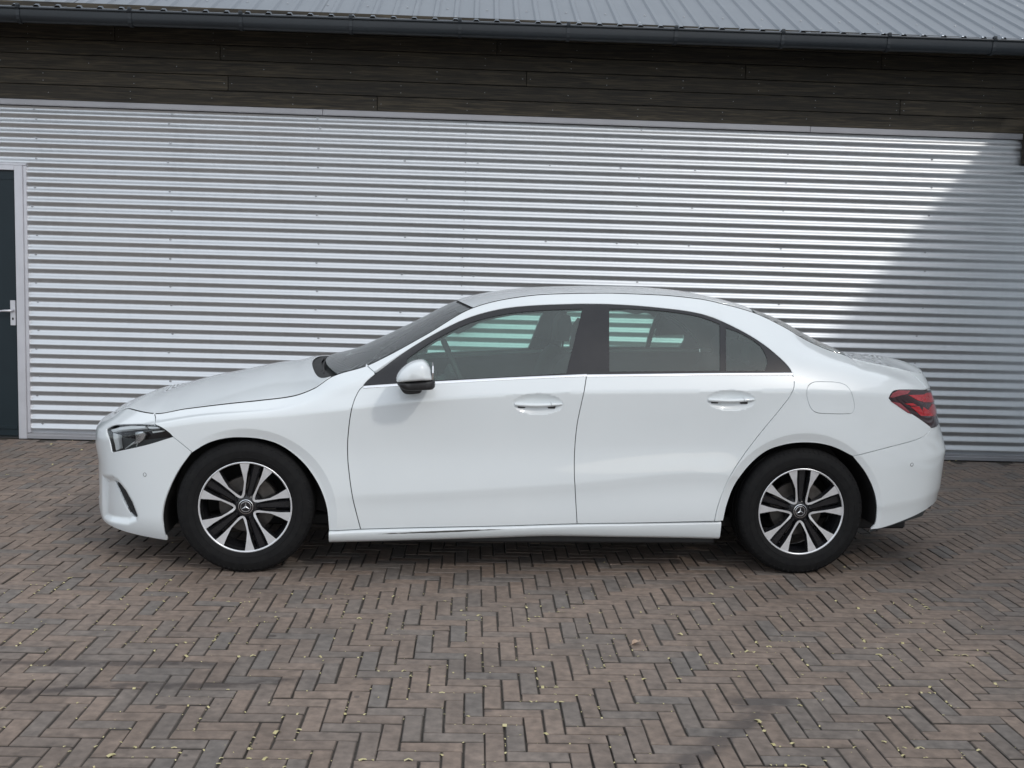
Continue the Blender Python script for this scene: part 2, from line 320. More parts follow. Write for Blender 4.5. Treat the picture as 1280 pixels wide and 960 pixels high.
# yellow blossom litter caught in the joints
lv = MB()
def flake(p, s, flat_=False):
    s *= random.choice((.6, .8, 1, 1, 1.3, 1.9))
    a = random.uniform(0, 6.3); c, d = math.cos(a), math.sin(a); h = s*random.uniform(.1, .35); w = s*random.uniform(.35, .6)
    q = [(-s/2, -w/2, .0005), (0, -w/2, h), (s/2, -w/2, .0008), (s/2, w/2, .0008), (0, w/2, h*.8), (-s/2, w/2, .0005)]
    lv.add([(p[0]+x*c-y*d, p[1]+x*d+y*c, p[2]+z) for x, y, z in q], [(0, 1, 4, 5), (1, 2, 3, 4)])
def joint_spot(u, v, o):
    t = random.uniform(-.5, .5)
    if random.random() < .7: a, b = t*BL, random.choice((-.5, .5))*BW
    else: a, b = random.choice((-.5, .5))*BL, t*BW
    return (u+a, v+b) if not o else (u-b, v+a)
near = [lay[i] for d, i in cand if d < 5.0]; mid = [lay[i] for d, i in cand if 5.0 <= d < 8.6]
clus = [random.choice(near) for _ in range(46)]
for _ in range(420):
    b = random.choice(near); p = joint_spot(*b); lv_z = -.0015; flake((p[0], p[1], lv_z), random.uniform(.005, .012))
for b in clus:
    for _ in range(random.randint(3, 10)):
        p = joint_spot(*b); flake((p[0], p[1], -.0008), random.uniform(.006, .014))
for _ in range(420):
    b = random.choice(mid); w = YARD @ Vector((b[0], b[1], 0))
    if w.x > -1.4 and random.random() < .75: continue
    p = joint_spot(*b); flake((p[0]+random.gauss(0, .02), p[1]+random.gauss(0, .02), .0005), random.uniform(.006, .016))
for _ in range(90):
    b = random.choice(near); flake((b[0]+random.gauss(0, .03), b[1]+random.gauss(0, .03), .001), random.uniform(.004, .009))
for _ in range(60):
    flake((random.uniform(-3.9, 4.2), -.05-abs(random.gauss(0, .03)), .0005), random.uniform(.008, .02))
o = lv.build('blossom_litter', 'seed'); o.matrix_world = YARD; tag(o, 'tiny yellow blossom litter caught in the paving joints', 'litter', kind='stuff')
# one curled dry leaf
lf = MB(); P_ = []
for i in range(7):
    t = i/6; w = .014*math.sin(math.pi*min(1, t*1.05+.03))**.8
    P_.append([(t*.045, -w, .012*t*(1-t)*3+.006), (t*.045, 0, .002+.018*t*t), (t*.045, w, .016*t*(1-t)*3+.004)])
V = [p for r in P_ for p in r]; V += [(x, y, z-.0012) for x, y, z in V]; F = []
for i in range(6):
    for j in range(2): a = i*3+j; F += [(a, a+3, a+4, a+1), (a+21, a+22, a+25, a+24)]
lf.add(V, F); lf.tube([(-.015, 0, .003), (0, 0, .002)], .0011, 5)
o = lf.build('fallen_leaf', 'leaf', smooth=True); o.location = (.51, 4.17, .0); o.rotation_euler = (0, 0, .6); tag(o, 'single curled pale brown dry leaf lying on the brick paving', 'leaf')

# ================================================================ the shed
shed = link('shed', None); shed.matrix_world = YARD; tag(shed, 'long shed with corrugated silver metal front, dark timber boards and grey metal roof', 'shed')
PIT = .076
def corr(z): return -.012+.009*np.cos(2*np.pi*(z-2.633)/PIT)
def corr_grid(mb, u0, u1, z0, z1, step=.2, lift=0., per=14):
    nz = max(2, int((z1-z0)/PIT*per)+1); nu = max(2, int((u1-u0)/step)+1); us = np.linspace(u0, u1, nu); zs = np.linspace(z0, z1, nz)
    A, B = np.meshgrid(us, zs); w = .0004*np.sin(A*.9+B*1.3)+.0003*np.sin(A*1.9-B*.7+1)
    Y = corr(B)+w-lift; V = np.stack([A, Y, B], -1).reshape(-1, 3)
    F = [(i*nu+j, i*nu+j+1, (i+1)*nu+j+1, (i+1)*nu+j) for i in range(nz-1) for j in range(nu-1)]
    mb.add(V.tolist(), F)
DL, DR = -4.98, -3.905                # door opening with its frame
m = MB(); corr_grid(m, DR, -.40, .045, 2.19); corr_grid(m, -8.4, -.40, 2.19, 2.652); m.build('wall_sheet', 'wallmetal', shed, smooth=True)
m = MB(); corr_grid(m, -.44, 4.40, .045, 2.652, lift=.0016); m.build('wall_sheet', 'wallmetal', shed, smooth=True)
m = MB(); corr_grid(m, -8.4, DL, .045, 2.19); m.build('wall_sheet', 'wallmetal', shed, smooth=True)
# backing so that no light leaks, and the shed's body
MB().box(-8.4, 8.2, .03, .16, 0, 3.44).build('wall_core', 'inner', shed)
for a, b, dz in ((-8.4, -1.572, 0), (-1.568, 2.348, .0006), (2.352, 4.10, 0)):
    mm_ = MB(); pr = [(0, 2.704), (-.030, 2.704), (-.033, 2.700), (-.033, 2.664), (-.037, 2.658), (-.028, 2.656), (0, 2.66)]
    mm_.loft([[(u, v, z+dz) for v, z in pr] for u in (a, b)]); mm_.build('flashing', 'flash', shed)
mm_ = MB(); pr = [(0, .004), (-.036, .004), (-.036, .030), (-.030, .036), (-.030, .046), (0, .052)]
mm_.loft([[(u, v, z) for v, z in pr] for u in (-3.99, 4.40)]); mm_.build('base_rail', 'flash', shed)
sc = MB()
def screw(u, z, v=None, r=.0075, m=0):
    y = (float(corr(np.array(z)))-.0015) if v is None else v
    sc.loft([[(u+r*q*math.cos(a), y-h, z+r*q*math.sin(a)) for a in (k*math.pi/3 for k in range(6))] for q, h in ((1.35, 0), (1.35, .0015), (.8, .0016), (.75, .005))], m=m)
for k in range(0, 34): screw(-.428+random.gauss(0, .004), 2.633-k*PIT, r=.005)
for u, rows in ((-3.84, (0, 1, 3, 5, 8, 10, 13, 15, 18, 20, 23, 25, 28, 30, 33)), (-2.783, (0, 1, 3, 5, 8, 10, 13, 15, 18, 20, 23, 25, 28, 30, 33)), (-1.608, (0, 1, 3, 5, 8, 10, 13, 15, 18, 20, 23, 25, 28, 30, 33)),
                (-.904, (4, 8, 12, 16, 20)), (-.331, (4, 12, 16)), (.256, (4, 12, 17)), (.834, (4, 12, 17)), (.992, (0, 2, 5, 8, 12, 16)), (1.42, (4, 8, 12, 17)), (2.182, (2, 5, 8, 12, 14, 18)), (3.376, (2, 5, 8, 12, 14, 18, 21, 24, 28, 31))):
    for k in rows: screw(u+random.gauss(0, .012), 2.633-k*PIT+random.gauss(0, .003))
for k in range(30): u = -3.9+k*.29; screw(u+random.gauss(0, .02), 2.668, -.033, .003)
tag(sc.build('wall_screws', 'screw', shed), kind='stuff')
# dark timber boards above the metal, each board its own piece
joints = [[-6.3, -1.14, 2.6+1.9], [-5.2, -2.318, 3.077], [-3.9-.9, .043], [-6.1, -2.381, 1.801], [-3.2, -.2, 2.9], [-6, -1.9, 1.2]]
nails = MB()
for r, js in enumerate(joints):
    z0 = 2.707+r*.1176; xs = [-8.4]+[j for j in js if j < 4.3]+[4.40]
    for a, b in zip(xs[:-1], xs[1:]):
        jy = random.uniform(-.0015, .0015); MB().box(a+.002, b-.002, -.024+jy, -.002+jy, z0, z0+.1130, .0022).build('board', 'board', shed)
        n = max(1, int((b-a)/.62))
        for k in range(n+1):
            u = a+.03+(b-a-.06)*k/n
            for dz in ((.03, .085) if random.random() < .4 else (.055,)): nails.box(u-.0021, u+.0021, -.026+jy, -.022+jy, z0+dz-.0021, z0+dz+.0021)
tag(nails.build('board_nails', 'screw', shed), kind='stuff')
MB().box(4.10, 4.40, -.085, -.026, 2.462, 2.703, .003).build('corner_board', 'board', shed)
# eave: soffit, fascia, gutter with brackets
MB().box(-8.4, 4.40, -.425, -.001, 3.345, 3.362).build('soffit', 'board', shed)
MB().box(-8.4, 4.40, -.445, -.425, 3.235, 3.36).build('fascia', 'board', shed)
gs = [(-.4465, 3.305), (-.4465, 3.235), (-.455, 3.208), (-.475, 3.193), (-.50, 3.188), (-.525, 3.193), (-.545, 3.208), (-.553, 3.235), (-.553, 3.280)]
gi = [(v*.97-.0150 if False else v, z) for v, z in gs]
inner = [(-.4505, 3.305), (-.4505, 3.236), (-.458, 3.212), (-.477, 3.197), (-.50, 3.192), (-.523, 3.197), (-.541, 3.212), (-.549, 3.236), (-.549, 3.280)]
bead = [(-.558+.0085*math.cos(a), 3.285+.0085*math.sin(a)) for a in (k*math.pi/5 for k in range(10))]
us = np.linspace(-8.4, 4.27, 26)
def gz(u): return .0045*(u+3.8)        # the gutter and eave rise very slightly to the right
def sweep(mb, sec, us, close=True, caps=True, dz=gz): mb.loft([[(u, v, z+dz(u)) for v, z in sec] for u in us], close, caps)
g = MB(); sweep(g, gs+inner[::-1], us); g = g.build('gutter', 'gutter', shed); smooth_by_angle(g, 40)
g2 = MB(); sweep(g2, bead, us); smooth_by_angle(g2.build('gutter_bead', 'gutter', g), 60)
for u in [-3.73+.8105*k for k in range(-5, 10)]:
    b = MB(); o_ = [(-.4445, 3.30), (-.4445, 3.232), (-.453, 3.204), (-.474, 3.188), (-.50, 3.1835), (-.526, 3.188), (-.548, 3.204), (-.5565, 3.232), (-.5585, 3.270), (-.571, 3.288), (-.560, 3.3015), (-.545, 3.297)]
    i_ = [(v+.003*(1 if v < -.5 else -1), z+.003) for v, z in o_]
    sweep(b, [(v*1.0-.0025 if v < -.5 else v, z-.002 if z < 3.2 else z) for v, z in o_]+i_[::-1], (u-.013, u+.013)); b.box(u-.013, u+.013, -.570, -.535, 3.294+gz(u), 3.314+gz(u), .004); b.build('gutter_bracket', 'gutter', g)
# roof: ribbed sheets, 6 ribs each
SL = math.tan(math.radians(25)); RP = .1553; EV, EZ = -.475, 3.309
def roof_sheet(u0, k):
    prof = []
    for i in range(6):
        c = u0+RP*i
        prof += [(c, 0), (c+.098, 0), (c+.110, .017), (c+.136, .017), (c+.148, 0)]
    prof += [(u0+6*RP, .0), (u0+6*RP+.03, .0025)]
    lift = .0015*(k % 2); V = []; F = []; n = len(prof); vs_ = np.linspace(EV, 4.2, 6)
    for v in vs_:
        for u, h in prof: V.append((u, v, EZ+gz(u)+(v-EV)*SL+h+lift+.0012*math.sin(3*u+v*1.7)))
    for i in range(len(vs_)-1):
        for j in range(n-1): a = i*n+j; F.append((a, a+1, a+n+1, a+n))
    V += [(x, y, z-.0012) for x, y, z in V]; o = n*len(vs_)
    F += [tuple(q+o for q in f[::-1]) for f in F]+[(j, j+o, j+1+o, j+1) for j in range(n-1)]
    MB().add(V, F).build('roof_sheet', 'roofmetal', shed)
for k in range(-12, 6): roof_sheet(2.15+k*6*RP, k)
rs = MB(); sc_ = sc; sc = rs
def rscrew(u, v, hz):
    z = EZ+gz(u)+(v-EV)*SL+hz; r = .007
    rs.loft([[(u+r*q*math.cos(a), v+r*q*math.sin(a), z+h+r*q*math.sin(a)*SL) for a in (k*math.pi/3 for k in range(6))] for q, h in ((1.3, 0), (1.3, .002), (.8, .002), (.75, .006))])
for k in range(-56, 14):
    u = 2.15+k*RP+.123
    if k % 3 == 0: rscrew(u, EV+.06, .0185)
    if k % 2 == 0: rscrew(u-.075, EV+.36, .003)
    if k % 3 == 1: rscrew(u, EV+1.1, .0185)
tag(rs.build('roof_screws', 'screw', shed), kind='stuff')
# side door with its aluminium frame
fr = MB(); fr.box(DR-.087, DR-.022, -.042, .0, .0, 2.188, .003); fr.box(DL, DL+.065, -.042, .0, .0, 2.188, .003); fr.box(DL+.065, DR-.087, -.042, .0, 2.148, 2.188, .003); fr.build('door_frame', 'alu', shed)
fr = MB(); fr.box(DR-.022, DR+.004, -.030, .0, .05, 2.188, .002); fr.box(DL-8.4+4.98, DR+.004, -.036, -.002, 2.1885, 2.206, .002); fr.build('edge_trim', 'alu', shed)
door = MB().box(DL+.07, DR-.0885, -.022, .02, .02, 2.146, .003).build('door', 'door', shed)
MB().box(DL+.09, DR-.10, -.030, -.0225, .075, .105, .003).build('weather_bar', 'door', door)
MB().box(DL+.09, DR-.10, -.026, -.0225, 2.075, 2.085, .001).build('top_rail', 'door', door)
MB().box(-4.046, -4.004, -.032, -.0225, .918, 1.120, .003).build('handle_plate', 'alu', door)
h = MB(); h.tube([(-4.022, -.03, 1.038), (-4.022, -.058, 1.038), (-4.03, -.068, 1.038), (-4.08, -.072, 1.036), (-4.135, -.068, 1.030)], [.010, .010, .011, .009, .008], 10); h.build('handle', 'alu', door, smooth=True)
h = MB(); h.loft([[(-4.025+.007*math.cos(a), -.0325-d, .972+.011*math.sin(a)) for a in (k*math.pi/6 for k in range(12))] for d in (0, .002)]); h.build('keyhole', 'rubber', door)

# the wing that stands forward on the right and throws the slanting shade
wing = link('side_wing', None); wing.matrix_world = YARD @ Matrix.Translation((4.40, 0, 0)); tag(wing, 'side wing of the shed standing forward along the right of the yard', 'building')
m = MB(); L = 9.5
nz = int(2.6/PIT*8); zs = np.linspace(.03, 2.65, nz); vv = np.linspace(-L, -.04, 8); V = [(.012-.012+float(corr(np.array(z)))*-1+.0, v, z) for z in zs for v in vv]
F = [(i*8+j, (i+1)*8+j, (i+1)*8+j+1, i*8+j+1) for i in range(nz-1) for j in range(7)]
m.add(V, F); m.build('wall_sheet', 'wallmetal', wing, smooth=True)
MB().box(.03, 4.0, -L, -.04, 0, 3.16).build('wall_core', 'inner', wing)
for r in range(4):
    for a, b in ((-L, -6.1+r*.7), (-6.096+r*.7, -2.9-r*.5), (-2.896-r*.5, -.04)): MB().box(.004, .028, a, b-.004, 2.665+r*.1176, 2.778+r*.1176, .002).build('board', 'board', wing)
g = MB(); sec = [(.0, 3.26), (.0, 3.19), (-.02, 3.165), (-.055, 3.158), (-.09, 3.165), (-.11, 3.19), (-.115, 3.262), (-.108, 3.262), (-.104, 3.19), (-.085, 3.17), (-.055, 3.164), (-.025, 3.17), (-.006, 3.19), (-.006, 3.26)]
g.loft([[(x, v, z) for x, z in sec] for v in (-L, -.57)]); smooth_by_angle(g.build('gutter', 'gutter', wing), 40)
r_ = MB(); 
for k in range(int((L-.6)/RP)):
    v = -.62-k*RP; r_.loft([[(x, v+q, 3.262+(x+.06)*SL+hh) for q, hh in ((0, 0), (-.098, 0), (-.11, .017), (-.136, .017), (-.148, 0), (-RP, 0), (-RP, -.01), (0, -.01))] for x in (-.06, 3.9)])
r_.build('roof', 'roofmetal', wing)

# ================================================================ the car: surfaces
def nspline(t,v):
    # natural cubic spline through (t,v), v may be (n,) or (n,k)
    t=np.asarray(t,float);v=np.asarray(v,float);n=len(t);h=np.diff(t)
    A=np.zeros((n,n));B=np.zeros(v.shape);A[0,0]=A[-1,-1]=1
    for i in range(1,n-1):
        A[i,i-1]=h[i-1];A[i,i]=2*(h[i-1]+h[i]);A[i,i+1]=h[i]
        B[i]=6*((v[i+1]-v[i])/h[i]-(v[i]-v[i-1])/h[i-1])
    M=np.linalg.solve(A,B)
    def ev(x):
        x=np.asarray(x,float);i=np.clip(np.searchsorted(t,x)-1,0,n-2);hh=h[i];a=(t[i+1]-x);b=(x-t[i])
        sh=(...,)+(None,)*(v.ndim-1)
        a_,b_,h_=a[sh],b[sh],hh[sh]
        return M[i]*a_**3/(6*h_)+M[i+1]*b_**3/(6*h_)+(v[i]/h_-M[i]*h_/6)*a_+(v[i+1]/h_-M[i+1]*h_/6)*b_
    return ev
def pslopes(t,v):
    h=np.diff(t,axis=-1);d=np.diff(v,axis=-1)/h
    m=np.zeros_like(v)
    a,b=d[...,:-1],d[...,1:];h0,h1=h[...,:-1],h[...,1:]
    w1=2*h1+h0;w2=h1+2*h0
    with np.errstate(all='ignore'):
        hm=(w1+w2)/(w1/a+w2/b)
    m[...,1:-1]=np.where(a*b>0,hm,0)
    m[...,0]=d[...,0];m[...,-1]=d[...,-1]
    return m
def pchip(t,v):
    t=np.asarray(t,float);v=np.asarray(v,float);m=pslopes(t,v)
    def ev(x):
        x=np.clip(np.asarray(x,float),t[0],t[-1]);i=np.clip(np.searchsorted(t,x)-1,0,len(t)-2)
        h=t[i+1]-t[i];u=(x-t[i])/h
        return (2*u**3-3*u**2+1)*v[i]+(u**3-2*u**2+u)*h*m[i]+(-2*u**3+3*u**2)*v[i+1]+(u**3-u**2)*h*m[i+1]
    return ev
PLAN=[(-.875,0),(-.866,-.2),(-.832,-.38),(-.772,-.53),(-.68,-.66),(-.55,-.765),(-.4,-.832),(-.2,-.872),(.1,-.888),(.6,-.895),(1.3,-.899),(2.2,-.899),(2.7,-.890),(3.0,-.868),(3.25,-.82),(3.43,-.735),(3.55,-.6),(3.635,-.4),(3.672,-.2),(3.682,0)]
_p=np.array(PLAN);_m=_p*[1,-1]
_q=np.concatenate([_m[1:4][::-1],_p,_m[-4:-1][::-1]])
_c=np.concatenate([[0],np.cumsum(np.hypot(*np.diff(_q,axis=0).T))])
_sp=nspline(_c,_q);_tt=np.linspace(_c[3],_c[-4],6000);_xy=_sp(_tt)
_S=np.concatenate([[0],np.cumsum(np.hypot(*np.diff(_xy,axis=0).T))]);SM=_S[-1]
def plan(s):
    x=np.interp(s,_S,_xy[:,0]);y=np.interp(s,_S,_xy[:,1]);e=.004
    s0=np.clip(s-e,0,SM);s1=np.clip(s+e,0,SM)
    tx=np.interp(s1,_S,_xy[:,0])-np.interp(s0,_S,_xy[:,0]);ty=np.interp(s1,_S,_xy[:,1])-np.interp(s0,_S,_xy[:,1])
    l=np.hypot(tx,ty);return x,y,ty/l,-tx/l   # outward normal
def s_of_x(x): return np.interp(x,_xy[:,0],_S)
# upper edge of the side: bonnet shut line, screen pillar, roof ditch, rear screen, boot edge  (x,y,z)
UPTS=[(-0.785, 0, 0.668),(-0.758, -0.25, 0.682),(-0.7, -0.42, 0.705),(-0.594, -0.56, 0.746),(-0.45, -0.7, 0.744),(-0.29, -0.75, 0.776),(-0.088, -0.77, 0.807),(0.062, -0.775, 0.826),(0.212, -0.775, 0.849),(0.311, -0.768, 0.886),(0.4, -0.75, 0.946),(0.56, -0.735, 0.999),(0.641, -0.72, 1.038),(0.846, -0.67, 1.153),(1.068, -0.605, 1.284),(1.161, -0.6, 1.316),(1.266, -0.6, 1.34),(1.426, -0.6, 1.363),(1.674, -0.6, 1.376),(1.781, -0.6, 1.379),(1.999, -0.6, 1.377),(2.22, -0.6, 1.363),(2.365, -0.6, 1.337),(2.512, -0.6, 1.3),(2.672, -0.61, 1.231),(2.785, -0.62, 1.169),(2.896, -0.63, 1.123),(2.996, -0.64, 1.093),(3.027, -0.645, 1.078),(3.187, -0.625, 1.046),(3.34, -0.59, 1.018),(3.45, -0.52, 1.0),(3.52, -0.42, 1.002),(3.565, -0.25, 1.01),(3.585, 0, 1.015)]
_u=np.array(UPTS)
def _foot(P):
    x,y,nx,ny=plan(_S);i=np.argmin((x-P[0])**2+(y-P[1])**2);return _S[i],-((P[0]-x[i])*nx[i]+(P[1]-y[i])*ny[i])
_us=np.array([_foot(P) for P in _u]);_us[0,0]=0;_us[-1,0]=SM
dU=pchip(_us[:,0],_us[:,1]);zU=pchip(_us[:,0],_u[:,2])
# feature lines: station x -> z,d ; rows low to high
_A=[-.875,-.83,-.68,-.4,-.2,.1,.45,.7,1.,1.6,2.2,2.63,2.96,3.12,3.3,3.45,3.55,3.682]
F1=dict(z=[.25,.25,.25,.27,.33,.35,.375,.39,.408,.455,.512,.46,.37,.345,.36,.38,.40,.40],d=[.028,.028,.022,.004,.004,.004,.002,.001,.001,.001,.001,.004,.004,.002,-.004,-.014,-.024,-.024])
F2=dict(z=[.44,.44,.45,.5,.55,.58,.6,.61,.62,.64,.66,.62,.58,.58,.585,.59,.60,.60],d=[.03,.028,.012,.004,.006,.008,.011,.013,.014,.014,.013,.006,.002,.0,-.008,-.022,-.036,-.036])
F3=dict(z=[.545,.55,.59,.68,.72,.755,.80,.835,.868,.905,.92,.93,.925,.915,.88,.80,.75,.74],d=[.014,.014,.010,.004,.004,.004,.003,.003,.003,.003,.003,.003,.005,.008,.013,.011,.010,.010])
F4=dict(dz=[.06,.06,.05,.03,.03,.025,.06,.07,.07,.075,.08,.08,.06,.05,.05,.08,.14,.16],d=[.018,.018,.02,.014,.014,.014,.03,.032,.034,.036,.036,.036,.034,.032,.04,.045,.05,.052])
F5=dict(dz=[.10,.10,.08,.045,.042,.038,.095,.18,.30,.38,.36,.17,.11,.085,.08,.12,.18,.2],d=[.045,.045,.04,.05,.05,.05,.045,.10,.19,.25,.235,.09,.07,.06,.06,.06,.066,.07])
_As=s_of_x(np.array(_A));_As[0]=0;_As[-1]=SM
_f={k:{j:pchip(_As,np.array(v)) for j,v in F.items()} for k,F in dict(F1=F1,F2=F2,F3=F3,F4=F4,F5=F5).items()}
ARCH=[(.012,.275,.384),(2.72,.288,.390)]
HAND=[(1.383,.842,.122,.050),(2.328,.877,.122,.050)]
def sstep(a,b,x): u=np.clip((x-a)/(b-a),0,1);return u*u*(3-2*u)
def inset(s,z):
    z3=_f['F3']['z'](s);zu=zU(s);du=dU(s)
    Z=[np.full_like(s,.10),_f['F1']['z'](s),_f['F2']['z'](s),z3,z3+_f['F4']['dz'](s),z3+_f['F5']['dz'](s),zu]
    D=[np.full_like(s,.075),_f['F1']['d'](s),_f['F2']['d'](s),_f['F3']['d'](s),_f['F4']['d'](s),_f['F5']['d'](s),du]
    # keep 4 and 5 below the upper edge
    Z[4]=np.minimum(Z[4],z3+.55*(zu-z3));Z[5]=np.minimum(Z[5],zu-.22*(zu-Z[4]))
    D[4]=np.minimum(D[4],.45*du+.55*D[3]);D[5]=np.minimum(D[5],.68*du+.32*D[3])
    Z=np.stack(Z,-1);D=np.stack(D,-1);m=pslopes(Z,D)
    m[...,0]=-.9
    # creases: the lower door line and the shoulder keep a break in slope; fades towards the ends of the car
    sec=np.diff(D,axis=-1)/np.diff(Z,axis=-1);mu=m.copy();ml=m.copy()
    w1=sstep(1.75,2.1,s)*(1-sstep(3.9,4.3,s))+sstep(4.35,4.6,s);w3=sstep(1.3,2.0,s)*(1-sstep(4.4,4.75,s));w2=sstep(4.5,4.8,s)
    for k,w in ((1,w1),(3,w3),(2,w2)):
        ml[...,k]=m[...,k]*(1-w)+sec[...,k-1]*w*.85;mu[...,k]=m[...,k]*(1-w)+sec[...,k]*w*.85
    i=np.clip((Z[...,1:-1]<z[...,None]).sum(-1),0,Z.shape[-1]-2)
    g=lambda A,k:np.take_along_axis(A,(i+k)[...,None],-1)[...,0]
    h=g(Z,1)-g(Z,0);u=(z-g(Z,0))/h
    uc=np.clip(u,-.3,1)
    r=(2*uc**3-3*uc**2+1)*g(D,0)+(uc**3-2*uc**2+uc)*h*g(mu,0)+(-2*uc**3+3*uc**2)*g(D,1)+(uc**3-uc**2)*h*g(ml,1)
    over=np.maximum(z-zu,0);return r+over*6
def PS(s,z,off=0.,detail=True):
    s=np.asarray(s,float);z=np.asarray(z,float);s,z=np.broadcast_arrays(s,z)
    sg=np.where((s<0)|(s>SM),-1.,1.);a=np.where(s<0,-s,np.where(s>SM,2*SM-s,s))
    x,y,nx,ny=plan(a);d=inset(a,z)
    if detail:
        for (cx,cz,r) in ARCH:
            rr=np.hypot(x-cx,z-cz);d=d-.004*(1-sstep(.03,.22,rr-r))+.013*np.clip(1-(rr-r)/.042,0,1)*(sstep(1.15,1.45,a) if cx<1 else 1)
        for (hx,hz,ha,hb) in HAND:
            q=((x-hx)/ha)**2+((z-hz)/hb)**2;d=d+.017*np.clip(1-q,0,1)**.8
    d=d+off
    return np.stack([x-nx*d,sg*(y-ny*d),z],-1)
# top surfaces
def Uxyz(s):
    x,y,nx,ny=plan(s);d=dU(s);return x-nx*d,y-ny*d,zU(s)
_sd=np.concatenate([np.linspace(0,1.2,800),np.linspace(1.2,SM-1.2,1200)[1:],np.linspace(SM-1.2,SM,800)[1:]])
_ux,_uy,_uz=Uxyz(_sd)
CX=[-.785,-.6,-.4,-.2,.1,.3,.40,.48,.7,1.07,1.3,1.8,2.3,2.52,2.75,3.0,3.05,3.2,3.35,3.45,3.585]
CV=[.04,.02,.07,.077,.096,.077,.02,.012,.014,.014,.016,.022,.031,.024,.045,.017,.013,.018,.037,.047,.025]
BX=[-.785,-.3,.36,.45,1.07,1.4,2.2,2.52,3.0,3.1,3.4,3.585]
BV=[0,0,-.10,-.11,-.045,0,0,.07,.10,.08,0,0]

